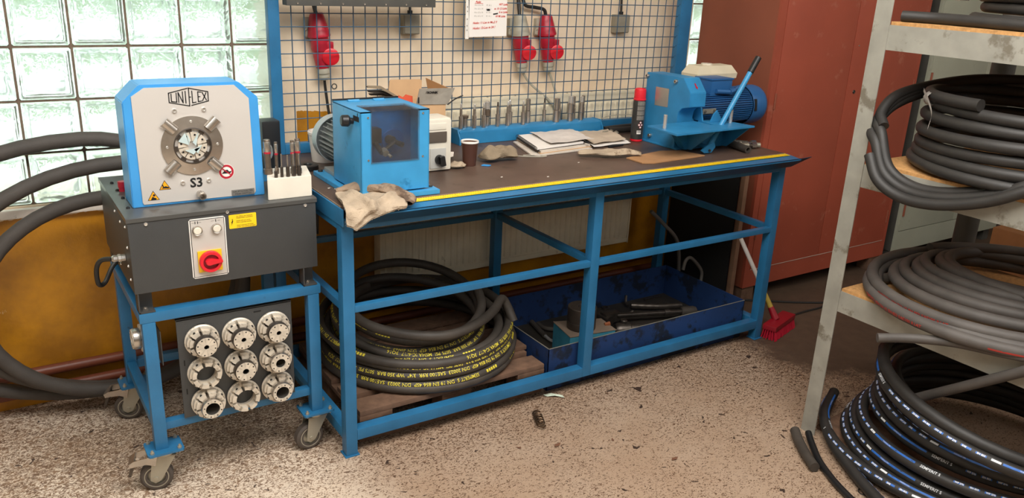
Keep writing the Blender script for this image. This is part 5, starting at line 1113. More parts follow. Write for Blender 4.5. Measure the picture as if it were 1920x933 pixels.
# ------------------------------------------------------------------ under the bench: pallet with yellow lettered hose coil
pa = thing('wooden_pallet', 'old wooden pallet standing on the floor under the left half of the bench', 'pallet', (1.40, -0.15, 0))
PX0, PX1, PYF, PYB = 0.965, 1.845, -0.600, 0.105
def plank(name, *b): return build(name, MB().box(*b, 0.003), wood, pa)
for y0, y1 in ((PYF, PYF+0.10), (-0.46, -0.36), (-0.30, -0.20), (-0.14, -0.04), (0.005, 0.105)): plank('deck_board', PX0+0.002*random.random(), PX1-0.003*random.random(), y0, y1, 0.121, 0.143)
plank('deck_board', PX1-0.16, PX1+0.01, -0.44, -0.20, 0.144, 0.163)
for x0 in (PX0, 1.33, PX1-0.14): plank('stringer_board', x0, x0+0.14, PYF, PYB, 0.098, 0.120)
for x0 in (PX0, 1.33, PX1-0.14):
    for y0 in (PYF+0.006, -0.26, PYB-0.10): plank('block', x0+0.004, x0+0.134, y0, y0+0.094, 0.022, 0.098)
for y0 in (PYF+0.01, -0.255, PYB-0.10): plank('bottom_board', PX0, PX1, y0, y0+0.09, 0.0, 0.021)
HR = 0.0205
def fnA(t):
    lv = [(0.425, 0, 0, 0.1655, 0, 0), (0.415, 0.0, 0.0, 0.190, 0.0, 0.02), (0.43, 0.01, 0.01, 0.223, 0.01, 0.005), (0.40, -0.01, 0.0, 0.262, -0.01, 0.02), (0.425, -0.01, 0.01, 0.300, 0.0, 0.03), (0.385, 0.02, 0.0, 0.300, 0.02, 0.03), (0.345, -0.03, -0.01, 0.32, -0.01, 0.05), (0.30, -0.07, 0.00, 0.335, 0.0, 0.06), (0.315, -0.02, 0.0, 0.39, 0.01, 0.07), (0.29, -0.03, 0.0, 0.43, 0.0, 0.07)]
    k = min(len(lv)-2, int(t)); f = t-k; f = f*f*(3-2*f); return tuple(lv[k][q]*(1-f)+lv[k+1][q]*f for q in range(6))
pts1 = coil_pts((1.42, -0.205, 0), 8.6, 2.4, fnA)
tail = [Vector(p) for p in [(1.25, -0.02, 0.415), (1.13, -0.13, 0.425), (1.07, -0.27, 0.425), (1.085, -0.41, 0.415), (1.17, -0.51, 0.400), (1.30, -0.575, 0.385), (1.42, -0.57, 0.375), (1.56, -0.52, 0.38), (1.66, -0.46, 0.39), (1.735, -0.395, 0.40), (1.765, -0.40, 0.36), (1.775, -0.44, 0.30)]]
hc = thing('hose_coil', 'coiled black hose with yellow lettering lying on the pallet under the bench', 'hose', (1.42, -0.175, 0.145))
build('hose', MB().tube(pts1, HR, 12), rubber_brown, hc)
build('hose_end_strand', MB().tube(smooth_path(tail), HR, 12), rubber_brown, hc)
TXT1 = 'SEMPERIT S  DN 19 EN 856 4SP  DIN 20023  SAE100 R9R  3/4"  WP 350 BAR  5075 PSI  MSHA IC-6/17  3Q16'
fr1 = path_frames(pts1); lt = MB(); tot = fr1[1][-1]; s_ = 0.9; kq = 0
while s_ < tot - 1.45:
    text_on_tube(lt, fr1, HR, TXT1, 0.0205, s_+1.30, [0.75, 0.5, 0.95, 0.6][kq % 4], -1, bold=0.0002)
    for b_ in range(5): stripe_on_tube(lt, fr1, HR, s_+1.34+0.013*b_, s_+1.349+0.013*b_, [0.75, 0.5, 0.95, 0.6][kq % 4], 0.30, step=0.01)
    s_ += 1.46; kq += 1
lo_ = build('yellow_lettering', lt, ink_yellow, hc, sm=False, fix=False)
single('hose_piece', MB().tube(smooth_path([(1.845+0.0, 0.02, 0.19), (1.875, -0.10, 0.20), (1.850, -0.21, 0.19)]), 0.014, 10), rubber_grey, 'short curved grey hose between the coil and the blue tray', 'hose')

# ------------------------------------------------------------------ blue tray and its contents
bt = thing('drip_tray', 'dark blue sheet steel tray under the right half of the bench', 'tray', (2.49, -0.28, 0))
tx0, tx1, ty0, ty1, tz = 1.866, 3.125, -0.598, 0.0, 0.208
build('tray_floor', MB().box(tx0, tx1, ty0, ty1, 0.03, 0.034), mat('oily_black_tray_floor', '#2e2a24', 0.55, var=0.3, vscale=6), bt)
for n_, b in (('front_wall', (tx0, tx1, ty0, ty0+0.003, 0.0, tz)), ('back_wall', (tx0, tx1, ty1-0.003, ty1, 0.0, tz)), ('side_wall', (tx0, tx0+0.003, ty0, ty1, 0.0, tz)), ('side_wall', (tx1-0.003, tx1, ty0, ty1, 0.0, tz))):
    build(n_, MB().box(*b), blue_tray, bt)
build('rim_edge', MB().box(tx0-0.0005, tx1, ty0-0.0008, ty0+0.0035, tz-0.001, tz+0.001).box(tx0-0.001, tx0+0.0035, ty0, ty1, tz-0.001, tz+0.001), mat('worn_edge_steel', '#8b8a80', 0.5, metal=0.4), bt, sm=False)
single('steel_block', MB().prism([(2.075, -0.480), (2.325, -0.512), (2.345, -0.375), (2.110, -0.296)], 'z', 0.035, 0.170, 0.002), mat('teal_painted_block', '#3b8399', 0.5, var=0.2, vscale=12, col2='#7b6656', thr=0.6), 'teal painted steel block in the tray under the heavy ring', 'block')
bpl = single('cover_plate', MB().prism([(2.073, -0.482), (2.327, -0.514), (2.347, -0.373), (2.108, -0.294)], 'z', 0.1705, 0.174, 0.001), mat('rusty_grey_plate', '#7a6a5c', 0.6, var=0.15, col2='#8a5a3a', thr=0.66), 'rusty grey cover plate on the teal block', 'plate')
rg = thing('heavy_steel_ring', 'heavy dark steel ring standing on the plate in the tray', 'ring', (2.185, -0.415, 0.175))
build('ring_body', MB().lathe([(0.024, 0.0), (0.068, 0.0), (0.070, 0.003), (0.070, 0.036), (0.0685, 0.037), (0.0685, 0.040), (0.070, 0.041), (0.070, 0.107), (0.067, 0.110), (0.026, 0.110), (0.024, 0.107)], (2.190, -0.412, 0.175), n=44, closed=True), mat('dark_turned_steel', '#4d443d', 0.5, metal=0.5, var=0.2, vscale=20), rg)
single('hex_nut', MB().cyl((2.31, -0.445, 0.176), (2.335, -0.455, 0.182), 0.010, 6), mat('rusty_nut', '#8d4f2b', 0.7), 'small rusty nut on the cover plate in the tray', 'nut')
hcyl = thing('hydraulic_cylinder', 'thick oily hydraulic cylinder lying in the tray', 'cylinder', (2.55, -0.36, 0.035))
ca, cb = Vector((2.47, -0.345, 0.072)), Vector((2.80, -0.475, 0.072)); cd = (cb-ca).normalized()
build('barrel', MB().lathe([(0, 0), (0.030, 0), (0.036, 0.010), (0.038, 0.03), (0.038, 0.075), (0.033, 0.080), (0.033, (cb-ca).length-0.02), (0.030, (cb-ca).length), (0, (cb-ca).length)], ca, cd, 28), steel_dark, hcyl)
build('port_fitting', MB().cyl(ca-cd*0.055, ca-cd*0.02, 0.017, 6).cyl(ca-cd*0.02, ca, 0.012, 12), steel, hcyl)
build('side_boss', MB().cyl((2.515, -0.355, 0.10), (2.515, -0.355, 0.125), 0.018, 16, bev=0.003), steel_dark, hcyl)
hr_ = thing('steel_rod_tool', 'long steel rod with a knuckle head lying behind the cylinder in the tray', 'rod', (2.75, -0.28, 0.035))
ra, rb_ = Vector((2.58, -0.225, 0.085)), Vector((2.93, -0.345, 0.085)); rd_ = (rb_-ra).normalized()
build('rod', MB().cyl(ra, rb_, 0.014, 18), steel_dark, hr_); build('rod_head', MB().lathe([(0, 0), (0.02, 0), (0.027, 0.008), (0.027, 0.07), (0.022, 0.085), (0, 0.085)], rb_, rd_, 20), rubber_brown, hr_)
build('knuckle', MB().box(2.50, 2.60, -0.235, -0.180, 0.050, 0.105, 0.012).cyl((2.52, -0.25, 0.075), (2.52, -0.16, 0.075), 0.026, 16), steel_dark, hr_)
build('clamp_band', MB().lathe([(0.0145, 0), (0.0175, 0.001), (0.0175, 0.03), (0.0145, 0.031)], ra+rd_*0.27, rd_, 16), steel_dark, hr_)
single('ribbed_hose', MB().tube(smooth_path([(2.785, -0.105, 0.058), (2.85, -0.150, 0.058), (2.93, -0.195, 0.058), (3.04, -0.235, 0.058)]), [0.018+0.0015*((i//2) % 2) for i in range(25)], 12), steel_dark, 'ribbed metal hose piece at the back of the tray', 'hose')
single('elbow_pipe', MB().tube(smooth_path([(2.80, -0.04, 0.09), (2.785, -0.06, 0.060), (2.78, -0.085, 0.050)]), 0.008, 8), steel_dark, 'small bent pipe end beside the ribbed hose in the tray', 'pipe')
single('steel_ring', MB().lathe([(0.013, 0), (0.023, 0), (0.023, 0.008), (0.013, 0.008)], (2.665, 0.0-0.03, 0.035), n=20, closed=True), steel_dark, 'small steel ring lying alone behind the heavy ring in the tray', 'ring')
single('metal_strip', MB().box(2.945, 3.07, -0.045, -0.030, 0.035, 0.040), steel_dark, 'thin metal strip at the back corner of the tray', 'strip')
single('bent_hose_fitting', MB().tube(smooth_path([(2.175, -0.02, 0.050), (2.160, -0.087, 0.050), (2.137, -0.195, 0.050)]), 0.013, 10), rubber_brown, 'black hose end with bright elbow at the left of the tray', 'hose')
single('elbow_fitting', MB().tube(smooth_path([(2.137, -0.20, 0.050), (2.132, -0.245, 0.050), (2.138, -0.272, 0.052), (2.160, -0.283, 0.056), (2.178, -0.285, 0.060)]), [0.009]*25, 10).cyl((2.170, -0.285, 0.058), (2.190, -0.286, 0.062), 0.013, 6), steel_light, 'bright steel elbow fitting at the left of the tray', 'fitting')
single('hose_offcut', MB().tube(smooth_path([(2.195, -0.05, 0.049), (2.19, -0.10, 0.049), (2.205, -0.135, 0.049), (2.235, -0.155, 0.049)]), 0.012, 10), rubber_brown, 'short curved black hose offcut behind the bright elbow', 'hose')
for k, (p, q, lab) in enumerate([((2.71, -0.165, 0.042), (2.76, -0.150, 0.046), 'bright small bolt lying left in the tray by the rod'), ((2.735, -0.33, 0.041), (2.80, -0.33, 0.043), 'small rusty pin between the rod and the cylinder'), ((2.86, -0.44, 0.041), (2.97, -0.46, 0.041), 'thin long rod in front of the thick rod')]):
    single('steel_bolt', MB().cyl(p, q, 0.006, 10).cyl(p, Vector(p)+(Vector(q)-Vector(p)).normalized()*0.008, 0.010, 6), steel if k == 0 else steel_dark, lab, 'bolt')

# grey bent bar, black panel and stick, broom
single('bent_bar', MB().tube(smooth_path([(3.02, 0.06, 0.53), (3.10, 0.05, 0.46), (3.21, 0.03, 0.35), (3.25, 0.03, 0.24), (3.27, 0.03, 0.05), (3.275, 0.03, 0.01)]), 0.011, 10), mat('dull_grey_tube', '#75706a', 0.5, metal=0.3), 'grey bent steel bar leaning behind the tray', 'bar')
single('bar_handle', MB().tube(smooth_path([(3.235, -0.03, 0.17), (3.25, -0.03, 0.225), (3.29, -0.03, 0.235), (3.355, -0.04, 0.175), (3.375, -0.05, 0.13), (3.36, -0.06, 0.06), (3.345, -0.06, 0.01)]), 0.010, 10), MATS['dull_grey_tube'], 'grey bent handle loop standing on the floor beyond the tray', 'handle')
single('dark_board', MB().box(3.400, 3.412, -0.215, 0.30, 0.001, 0.93), black_m, 'large black board standing between the bench and the cabinet', 'board')
single('wooden_batten', MB().box(3.395, 3.425, -0.262, -0.232, 0.001, 0.93, 0.002), mat('brown_batten_wood', '#80604a', 0.8, var=0.15), 'brown upright wooden batten beside the black board', 'batten')
br = thing('hand_broom', 'red plastic broom with white handle standing at the right bench leg', 'broom', (3.33, -0.66, 0))
bR = Matrix.Rotation(radians(17), 3, 'Z'); bc_ = (3.345, -0.665, 0.03)
build('broom_head', MB().box(3.225, 3.485, -0.700, -0.625, 0.052, 0.080, 0.006).rot(bc_, bR), red_dark, br)
bb = MB(); rnd = random.Random(5)
for i in range(34):
    for j in range(6):
        x = 3.231+i*0.0075; y = -0.693+j*0.012; sx = (x-3.335)*0.10
        bb.cyl((x, y, 0.054), (x+sx+rnd.uniform(-.004, .004), y+(y+0.66)*0.35+rnd.uniform(-.003, .003), 0.002), 0.0028, 5)
bo_ = build('bristles', bb.rot(bc_, bR), red_pl, br); bo_['kind'] = 'stuff'
sk0 = Vector((3.335, -0.650, 0.078)); sk1 = Vector((3.262, -0.40, 0.47)); sd = (sk1-sk0).normalized()
build('handle_socket', MB().cyl(sk0, sk0+sd*0.07, 0.021, 16, r2=0.016), red_dark, br)
build('yellow_sleeve', MB().cyl(sk0+sd*0.06, sk0+sd*0.17, 0.0145, 16, r2=0.012), mat('dirty_yellow_sleeve', '#b59a3c', 0.6, var=0.2), br)
build('handle', MB().cyl(sk0+sd*0.16, sk1, 0.0115, 14), handle_white, br)

# ------------------------------------------------------------------ cabinets
rc = thing('red_cabinet', 'tall red brown steel double door cabinet right of the bench', 'cabinet', (4.16, 0.0, 0))
CX0, CX1, CYF, CYB, CZ0, CZ1 = 3.488, 4.838, -0.27, 0.300, 0.092, 2.05
build('side_panel', MB().box(CX0, CX0+0.004, CYF+0.02, CYB, CZ0, CZ1), brown_cab, rc, sm=False)
build('carcass', MB().box(CX0+0.004, CX1, CYF+0.02, CYB, CZ0, CZ1), brown_cab, rc, sm=False)
build('frame', MB().box(CX0, CX0+0.042, CYF, CYF+0.02, CZ0, CZ1).box(CX1-0.035, CX1, CYF, CYF+0.02, CZ0, CZ1).box(CX0+0.042, CX1-0.035, CYF, CYF+0.02, CZ0, CZ0+0.108).box(CX0+0.042, CX1-0.035, CYF, CYF+0.02, CZ1-0.06, CZ1), red_cab, rc)
dl = build('door', MB().box(CX0+0.045, 4.139, CYF-0.002, CYF+0.012, CZ0+0.111, CZ1-0.063, 0.002), red_cab, rc)
dr = build('door', MB().box(4.143, CX1-0.038, CYF-0.003, CYF+0.012, CZ0+0.111, CZ1-0.063, 0.002), red_cab, rc)
build('door_edge', MB().box(CX0+0.045, CX1-0.038, CYF-0.0035, CYF-0.0015, CZ0+0.108, CZ0+0.1115), mat('worn_bare_edge', '#b7a79a', 0.5), rc, sm=False)
for z in (1.17, 0.42): build('hinge', MB().cyl((CX0+0.045, CYF-0.004, z-0.035), (CX0+0.045, CYF-0.004, z+0.05), 0.006, 10), brown_cab, dl)
for z in (1.20, 0.36): build('hinge', MB().cyl((CX1-0.038, CYF-0.004, z-0.035), (CX1-0.038, CYF-0.004, z+0.05), 0.006, 10), brown_cab, dr)
build('lock', MB().lathe([(0, 0.006), (0.004, 0.006), (0.0045, 0.003), (0.010, 0.005), (0.012, 0)], (4.215, CYF-0.002, 1.201), AX, 16), steel_dark, dr)
build('rivet', screw(MB(), (4.190, CYF-0.003, 1.465), r=0.005), steel, dr)
for k, (x, y) in enumerate([(3.55, -0.22), (4.76, -0.22), (3.55, 0.22), (4.76, 0.22)]): single('support_block', MB().box(x-0.05, x+0.05, y-0.04, y+0.04, 0, CZ0, 0.004), wood, ['front left', 'front right', 'rear left', 'rear right'][k]+' wooden block under the red cabinet', 'block', 'blocks under the red cabinet')
gc = thing('grey_cabinet', 'grey green steel cabinet standing right of the red cabinet', 'cabinet', (5.6, 0.0, 0))
gx0, gx1 = 4.950, 6.30
build('carcass', MB().box(gx0, gx1, CYF+0.015, CYB, 0.095, 2.0), dark_grey, gc, sm=False)
build('frame', MB().box(gx0, gx0+0.025, CYF, CYF+0.015, 0.095, 2.0).box(gx1-0.025, gx1, CYF, CYF+0.015, 0.095, 2.0).box(gx0+0.025, gx1-0.025, CYF, CYF+0.015, 0.095, 0.235).box(gx0+0.025, gx1-0.025, CYF, CYF+0.015, 1.95, 2.0), grey_cab, gc)
g1 = build('door', MB().box(gx0+0.028, 5.622, CYF-0.002, CYF+0.010, 0.240, 1.945, 0.002), grey_cab, gc)
g2_ = build('door', MB().box(5.627, gx1-0.028, CYF-0.002, CYF+0.010, 0.240, 1.945, 0.002), grey_cab, gc)
for z in (0.385, 1.23): build('hinge', MB().cyl((gx0+0.034, CYF-0.006, z-0.04), (gx0+0.034, CYF-0.006, z+0.06), 0.007, 10), brown_cab, g1)
for x in (5.0, 6.2):
    for y in (-0.2, 0.22): single('support_block', MB().box(x-0.04, x+0.04, y-0.04, y+0.04, 0, 0.095), dark_grey, '%s %s block under the grey cabinet' % ('front' if y < 0 else 'rear', 'left' if x < 5.5 else 'right'), 'block', 'blocks under the grey cabinet')
single('grey_filler_panel', MB().box(4.842, 4.946, -0.16, -0.14, 0.0, 2.0), dark_grey, 'dark grey panel in the gap between the two cabinets', 'panel')
single('brown_carton', MB().box(5.00, 5.50, -1.40, -0.85, 0.0, 0.432, 0.002), carton_dark, 'brown cardboard box on the floor behind the rack', 'box')
single('dark_crate', MB().box(5.56, 5.90, -0.95, -0.60, 0.0, 0.34, 0.004), mat('dark_crate_brown', '#3d3029', 0.7), 'dark brown crate standing behind the cardboard box', 'crate')
for k, (p0, p1, lab) in enumerate([((5.02, -0.36, 0.02), (5.14, -0.40, 0.02), 'pale tube piece on the floor before the grey cabinet'), ((5.22, -0.40, 0.022), (5.42, -0.34, 0.022), 'steel pipe with bright end before the grey cabinet'), ((5.40, -0.42, 0.022), (5.56, -0.36, 0.022), 'second steel pipe with bright end before the grey cabinet')]):
    P0, P1 = Vector(p0), Vector(p1); single('pipe_end', MB().lathe([(0.012, 0), (0.020, 0), (0.020, (P1-P0).length), (0.012, (P1-P0).length)], P0, P1-P0, 16, closed=True), carton_pale if k == 0 else zinc, lab, 'pipe')
# floor cable and debris
single('floor_cable', MB().tube(smooth_path([(3.45, -0.20, 0.006), (3.62, -0.31, 0.006), (3.80, -0.43, 0.006), (3.98, -0.52, 0.006), (4.3, -0.60, 0.006), (4.8, -0.62, 0.006)]), 0.006, 8), cable_black, 'upper thin black cable on the floor in front of the red cabinet', 'cable')
single('floor_cable', MB().tube(smooth_path([(3.46, -0.60, 0.006), (3.58, -0.555, 0.006), (3.72, -0.545, 0.006), (3.88, -0.545, 0.006), (4.1, -0.50, 0.006), (4.5, -0.42, 0.006)]), 0.006, 8), cable_black, 'lower black cable curving on the floor behind the broom', 'cable')
sp = []
for i in range(60):
    t = i/12; a = 2*pi*t; sp.append((1.712-0.010*t+0.018*cos(a), -0.745-0.021*t+0.018*sin(a), 0.006+0.004*t*0.5+0.003*sin(a)))
single('metal_swarf', MB().tube(sp, 0.0035, 6), mat('bronze_swarf', '#5d4a38', 0.35, metal=0.8), 'curly dark metal spiral lying on the floor', 'swarf')
single('sweet_wrapper', MB().add([(1.83, -0.622, 0.003), (1.86, -0.640, 0.012), (1.905, -0.668, 0.004), (1.90, -0.690, 0.003), (1.865, -0.665, 0.010), (1.835, -0.645, 0.004)], [(0, 1, 4, 5), (1, 2, 3, 4)]), mat('pale_green_film', '#ccd6c2', 0.4, var=0.2, vscale=60), 'pale green wrapper on the floor in front of the bench', 'wrapper')
def leaf(x, y, s, a, label): return single('dry_leaf', MB().add([(x+s*cos(a+q)*k, y+s*sin(a+q)*k, 0.002+h) for q, k, h in ((0, 1, 0.004), (0.9, .45, 0), (2.0, .5, .003), (pi, .9, .001), (4.1, .5, .004), (5.3, .4, 0))], [(0, 1, 2, 3), (0, 3, 4, 5)]), mat('dry_brown_leaf', '#6e4a36', 0.8), label, 'leaf', 'dry leaves on the floor')
leaf(1.645, -0.989, 0.022, 0.3, 'narrow dry leaf on the floor left of the centre'); leaf(1.868, -1.067, 0.012, 1.2, 'small dark dry leaf on the floor at the centre'); leaf(1.995, -1.295, 0.020, 0.1, 'curled dry leaf on the floor nearest the camera'); leaf(1.50, -0.93, 0.012, 2.2, 'dry leaf fragment on the floor near the bench leg')
single('wire_ring', MB().tube([(2.478+0.028*cos(2*pi*i/24), -1.812+0.022*sin(2*pi*i/24), 0.003) for i in range(25)], 0.002, 6), cable_black, 'thin dark wire ring on the floor by the striped hose', 'ring')

# ------------------------------------------------------------------ rack at the right
rk = thing('hose_rack', 'grey steel shelving rack loaded with hose coils at the right', 'rack', (2.95, -2.0, 0))
RX, RYL, RYR, RXB = 2.639, -1.388, -2.75, 3.47
def upright(x, y, sx, sy, m=rack_grey):
    t_ = 0.004; w = 0.066
    return build('upright', MB().prism([(x, y), (x, y+sy*w), (x+sx*t_, y+sy*w), (x+sx*t_, y+sy*t_), (x+sx*w*0.6, y+sy*t_), (x+sx*w*0.6, y)], 'z', 0.0, 2.15), m, rk, sm=False)
upright(RX, RYL, 1, -1); upright(RX, RYR, 1, 1); upright(RXB, RYR, -1, 1)
build('rear_upright', MB().cyl((3.53, -1.430, 0.0), (3.53, -1.430, 2.15), 0.047, 20), dark_grey, rk)
for zt, nm in ((1.672, 'top'), (1.165, 'middle'), (0.655, 'lower')):
    build('shelf_lip', MB().box(RX+0.004, RX+0.008, RYR+0.004, RYL-0.062, zt-0.087, zt), rack_grey, rk, sm=False)
    build('shelf_lip', MB().box(RX+0.008, RXB, RYL-0.062, RYL-0.058, zt-0.087, zt), rack_grey, rk, sm=False)
    build('shelf_lip', MB().box(RXB-0.004, RXB, RYR+0.004, RYL-0.062, zt-0.087, zt), rack_grey, rk, sm=False)
    build('shelf_board', MB().box(RX+0.006, RXB-0.006, RYR+0.006, RYL-0.068, zt-0.004, zt+0.012), chip, rk, sm=False)
single('floor_plank', MB().prism([(2.70, -1.42), (2.92, -1.40), (3.20, -1.55), (3.20, -2.4), (2.70, -2.4)], 'z', 0.001, 0.018), wood, 'brown board on the floor under the blue striped hoses', 'board')
# coil on the top shelf
def fT(t): return (0.36-0.012*t, 0.0+0.01*sin(2.1*t), 0.01*cos(3*t), 1.706+0.036*t, 0.004*sin(5*t), 0.006)
ct1 = thing('hose_coil', 'black hose coil on the top shelf of the rack', 'hose', (3.05, -1.95, 1.684))
build('hose', MB().tube(coil_pts((3.07, -1.93, 0), 3.5, 2.2, fT), 0.019, 12), rubber, ct1)
build('hose_end_strand', MB().tube(smooth_path([(2.665, -1.480, 1.704), (2.70, -1.60, 1.704), (2.69, -1.75, 1.704), (2.68, -1.95, 1.704), (2.73, -2.2, 1.706), (2.9, -2.33, 1.706)]), 0.019, 12), rubber, ct1)
build('clear_tag', MB().box(2.80, 2.86, -1.60, -1.575, 1.765, 1.78, 0.004), sticker_silver, ct1)
# coil on the middle shelf
def fM(t):
    lv = t; return (0.402-0.004*t+0.008*sin(2.3*t), 0.006*sin(1.7*t), 0.006*cos(2.9*t), 1.199+0.040*t, 0.006*sin(t), 0.010*cos(1.3*t))
cm2 = thing('hose_coil', 'stacked black hose coil with loose loops on the middle shelf', 'hose', (3.0, -1.88, 1.177))
build('hose', MB().tube(coil_pts((3.02, -1.88, 0), 6.2, 1.9, fM), 0.0205, 12), rubber, cm2)
def loop_pts(o, zb):
    return [(2.600+o, -1.495, 1.215+zb), (2.580+o, -1.560, 1.135+zb*0.6), (2.585+o, -1.660, 1.095+zb*0.5), (2.590+o, -1.790, 1.102+zb*0.5), (2.600+o, -1.94, 1.150+zb*0.5), (2.62+o, -2.06, 1.220+zb*0.5), (2.72+o, -2.22, 1.33+zb*0.3), (2.93, -2.37, 1.43+zb*0.3), (3.20, -2.32, 1.47+zb*0.3), (3.42, -2.10, 1.475+zb*0.3), (3.50-o, -1.84, 1.465+zb*0.3), (3.40-o, -1.60-o, 1.455+zb*0.3), (3.15, -1.50-o*0.5, 1.450+zb*0.3), (2.92, -1.470, 1.425+zb*0.3), (2.76+o*0.3, -1.445, 1.375+zb*0.5), (2.66+o*0.7, -1.450, 1.295+zb*0.8)]
lp = loop_pts(0.0, 0.0) + loop_pts(0.028, 0.040) + loop_pts(0.048, 0.075) + loop_pts(0.055, 0.10)[:1]
build('loose_loops', MB().tube(smooth_path(lp, 7), 0.0195, 12), rubber, cm2)
tw = MB()
for (p, q) in (((2.775, -1.565, 1.43), (2.70, -1.64, 1.42)), ((2.70, -1.64, 1.42), (2.655, -1.70, 1.36)), ((2.655, -1.70, 1.36), (2.640, -1.69, 1.30))):
    tw.tube([p, ((Vector(p)+Vector(q))/2 + Vector((-0.01, 0.008, 0.006))), q], [0.018, 0.013, 0.016], 8)
build('grey_tape_wrap', MB().lathe([(0.0215, 0), (0.024, 0.006), (0.0225, 0.016), (0.0245, 0.028), (0.0215, 0.036)], (2.715, -1.625, 1.432), (0.6, 0.75, 0.0), 14), mat('grey_duct_tape', '#9b958f', 0.45, var=0.2, vscale=50), cm2)
build('tape_tail', MB().quadstrip([[Vector(p) + Vector((0, 0, d)) for d in (-0.006, 0.006)] for p in smooth_path([(2.755, -1.560, 1.455), (2.690, -1.600, 1.460), (2.635, -1.655, 1.435), (2.612, -1.690, 1.395), (2.606, -1.690, 1.345)])]), MATS['grey_duct_tape'], cm2)
# coil on the lower shelf
def fC(t):
    lv = [(0.49, 0.00, 0, 0.694, 0, 0), (0.47, 0.02, 0.0, 0.698, 0.0, 0.004), (0.48, 0.01, 0.01, 0.728, 0.008, 0.0), (0.44, 0.07, 0.0, 0.722, -0.012, -0.01), (0.41, 0.11, 0.02, 0.735, -0.016, -0.012), (0.40, 0.15, 0.0, 0.742, -0.02, -0.014), (0.38, 0.19, 0.02, 0.752, -0.022, -0.014), (0.36, 0.23, 0.0, 0.760, -0.024, -0.016), (0.34, 0.27, 0.0, 0.770, -0.026, -0.02), (0.47, 0.05, -0.02, 0.775, 0.00, -0.02)]
    k = min(len(lv)-2, int(t)); f = t-k; f = f*f*(3-2*f); return tuple(lv[k][q]*(1-f)+lv[k+1][q]*f for q in range(6))
cc = thing('hose_coil', 'worn grey hose coil with red print on the lower shelf', 'hose', (3.0, -1.9, 0.667))
ptsC = coil_pts((3.02, -1.90, 0), 9.0, 1.3, fC)
build('hose', MB().tube(ptsC, 0.0225, 12), rubber_grey, cc)
endp = [(2.415, -1.775, 0.635), (2.50, -1.85, 0.645), (2.56, -1.97, 0.665), (2.60, -2.12, 0.68), (2.68, -2.28, 0.69), (2.85, -2.40, 0.70)]
ep = smooth_path([Vector(p) for p in endp]); build('hose_end_strand', MB().tube(ep, 0.0165, 12), rubber_grey, cc)
single('hose_end', MB().lathe([(0.012, 0), (0.021, 0), (0.021, 0.07), (0.012, 0.07)], (2.79, -1.425+0.0-0.06, 0.690), (0.9, -0.3, 0), 16, closed=True), rubber_brown, 'short dark hose end on the lower shelf beside the upright', 'hose')
rl = MB(); frC = path_frames(ptsC)
redp = mat('faded_red_print', '#a8352c', 0.6, var=0.2)
for s_, a_ in ((0.55, 0.35), (1.35, 0.3), (3.5, 0.2), (6.6, 0.3)):
    text_on_tube(rl, frC, 0.0225, 'SEMPERIT S 1SN DN 12 EN 853 SAE100 R1AT', 0.016, s_, a_-0.55, 1, bold=0.0006); stripe_on_tube(rl, frC, 0.0225, s_+0.52, s_+0.66, a_-0.5, 0.14)
    build('red_lettering', rl, redp, cc, sm=False, fix=False)['kind'] = 'stuff'; rl = MB()
frE = path_frames(ep)
stripe_on_tube(rl, frE, 0.0165, 0.004, 0.035, pi+0.35, 0.5, step=0.01)
text_on_tube(rl, frE, 0.0165, 'SEMPERIT 2SN', 0.014, 0.16, pi+0.2, -1, bold=0.0005)
build('red_lettering', rl, redp, cc, sm=False, fix=False)['kind'] = 'stuff'
# blue striped coil on the floor
def fB(t):
    lv = [(0.55, 0.10, 0.08, 0.045, 0, 0), (0.50, 0.08, 0.02, 0.050, 0.0, 0.0), (0.50, 0.10, 0.0, 0.085, 0.0, 0.01), (0.47, 0.13, 0.02, 0.100, 0.0, 0.01), (0.50, 0.08, -0.04, 0.140, -0.01, 0.0), (0.46, 0.14, 0.0, 0.155, -0.01, 0.02), (0.45, 0.18, -0.02, 0.190, -0.01, 0.02), (0.49, 0.12, -0.06, 0.225, 0.0, 0.03), (0.43, 0.20, 0.0, 0.245, -0.02, 0.04), (0.50, 0.07, -0.09, 0.30, -0.02, 0.06), (0.51, 0.07, -0.10, 0.345, -0.02, 0.07), (0.40, 0.22, -0.05, 0.31, 0, 0.03)]
    k = min(len(lv)-2, int(t)); f = t-k; f = f*f*(3-2*f); return tuple(lv[k][q]*(1-f)+lv[k+1][q]*f for q in range(6))
BR = 0.0225
ptsB = coil_pts((2.98, -1.93, 0), 10.6, 1.9, fB)
cb2 = thing('hose_coil', 'black hose coil with blue stripe and white lettering on the floor', 'hose', (3.0, -1.95, 0.02))
build('hose', MB().tube(ptsB, BR, 12), rubber, cb2)
frB = path_frames(ptsB)
tailB = smooth_path([(2.92, -1.33, 0.075), (2.74, -1.42, 0.055), (2.61, -1.56, 0.040), (2.53, -1.70, 0.030), (2.46, -1.84, 0.027), (2.39, -2.02, 0.027), (2.32, -2.25, 0.027)], 10)
build('hose_end_strand', MB().tube(tailB, BR, 12), rubber, cb2); frT = path_frames(tailB)
bs = MB(); bw = MB()
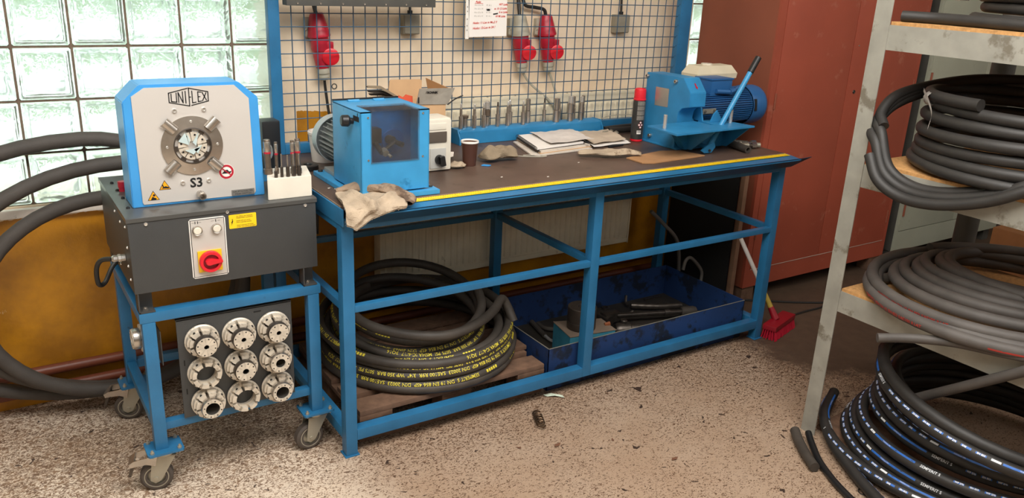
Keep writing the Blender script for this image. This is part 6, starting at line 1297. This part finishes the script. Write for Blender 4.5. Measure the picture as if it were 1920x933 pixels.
def striped(fr, s0, s1, ang, seed):
    rnd = random.Random(seed); s_ = s0
    while s_ < s1:
        L_ = 0.20; stripe_on_tube(bs, fr, BR, s_, min(s1, s_+L_), ang, 0.17)
        if s_+L_ < s1: text_on_tube(bw, fr, BR, 'FORMULA 2SN', 0.006, s_+0.05, ang, 1, lift=0.0010)
        s_ += L_ + 0.02
        if s_+0.12 < s1: text_on_tube(bw, fr, BR, 'SEMPERIT S', 0.0145, s_, ang, 1, bold=0.0003)
        s_ += 0.115
        for q in range(9):
            if s_+0.05 > s1: break
            stripe_on_tube(bs, fr, BR, s_, s_+0.034, ang, 0.17); text_on_tube(bw, fr, BR, random.Random(q).choice(['2SN', 'EN 853', 'SAE', '100 R2AT', 'DN 12', '1/2"', 'WP 276']), 0.0085, s_+0.004, ang, 1, lift=0.0010, bold=0.0004)
            s_ += 0.048
        if s_+0.05 < s1: stripe_on_tube(bw, fr, BR, s_, s_+0.03, ang, 0.17); s_ += 0.035
turn = 2*pi*0.48
for k in range(10): striped(frB, turn*k+0.02, turn*(k+1), 0.75+0.25*sin(k*2.1), k)
striped(frT, 0.05, frT[1][-1], pi-0.9, 33)
build('blue_stripe', bs, ink_blue, cb2, sm=False, fix=False); build('white_lettering', bw, ink_white, cb2, sm=False, fix=False)
single('hose_strand', MB().tube(smooth_path([(2.69, -1.76, 0.300), (2.665, -1.87, 0.39), (2.615, -2.04, 0.53), (2.605, -2.25, 0.70)]), 0.018, 12), rubber_grey, 'plain grey hose strand slanting up over the blue striped coil', 'hose')
# hose pieces by the rack foot
single('short_hose', MB().tube(smooth_path([(2.560, -1.415, 0.030), (2.515, -1.475, 0.022), (2.455, -1.560, 0.022), (2.415, -1.63, 0.022)]), 0.020, 14), rubber_brown, 'thick short bent hose lying at the foot of the rack', 'hose')
single('thin_striped_hose', MB().tube(smooth_path([(2.595, -1.455, 0.030), (2.545, -1.520, 0.016), (2.475, -1.610, 0.014), (2.41, -1.73, 0.014), (2.36, -1.86, 0.014)]), 0.0135, 12), black, 'thinner shiny hose beside the short bent hose at the rack foot', 'hose')

# small extras
single('hanging_cable', MB().tube(smooth_path([(2.15, -0.30, 0.915), (2.20, -0.28, 0.86), (2.30, -0.25, 0.80), (2.40, -0.22, 0.82), (2.45, -0.20, 0.90), (2.455, -0.20, 0.952)]), 0.0055, 8), mat('grey_brown_cable', '#7d705f', 0.6), 'grey cable hanging in a loop under the bench before the radiator', 'cable')
single('leaning_rod', MB().tube([(1.105, 0.20, 0.62), (1.118, 0.20, 0.95)], 0.008, 8), dark_grey, 'dark thin rod leaning behind the left end of the bench', 'rod')
gz_ = thing('black_relay_box', 'small black box with a chrome coil behind the crimping machine head', 'box', (0.80, -0.10, 1.01))
build('box_body', MB().box(0.775, 0.845, -0.16, -0.08, 1.0102, 1.215, 0.008), black, gz_)
build('chrome_coil', MB().tube([(0.790+0.014*cos(a), -0.168, 1.10+0.028*sin(a)) for a in [2*pi*k/16 for k in range(17)]], 0.006, 8), steel_light, gz_)
single('bench_bracket', MB().box(0.70, 0.876, -0.26, -0.10, 1.0102, 1.014), blue, 'flat blue plate lying at the rear right of the charcoal lid', 'plate')
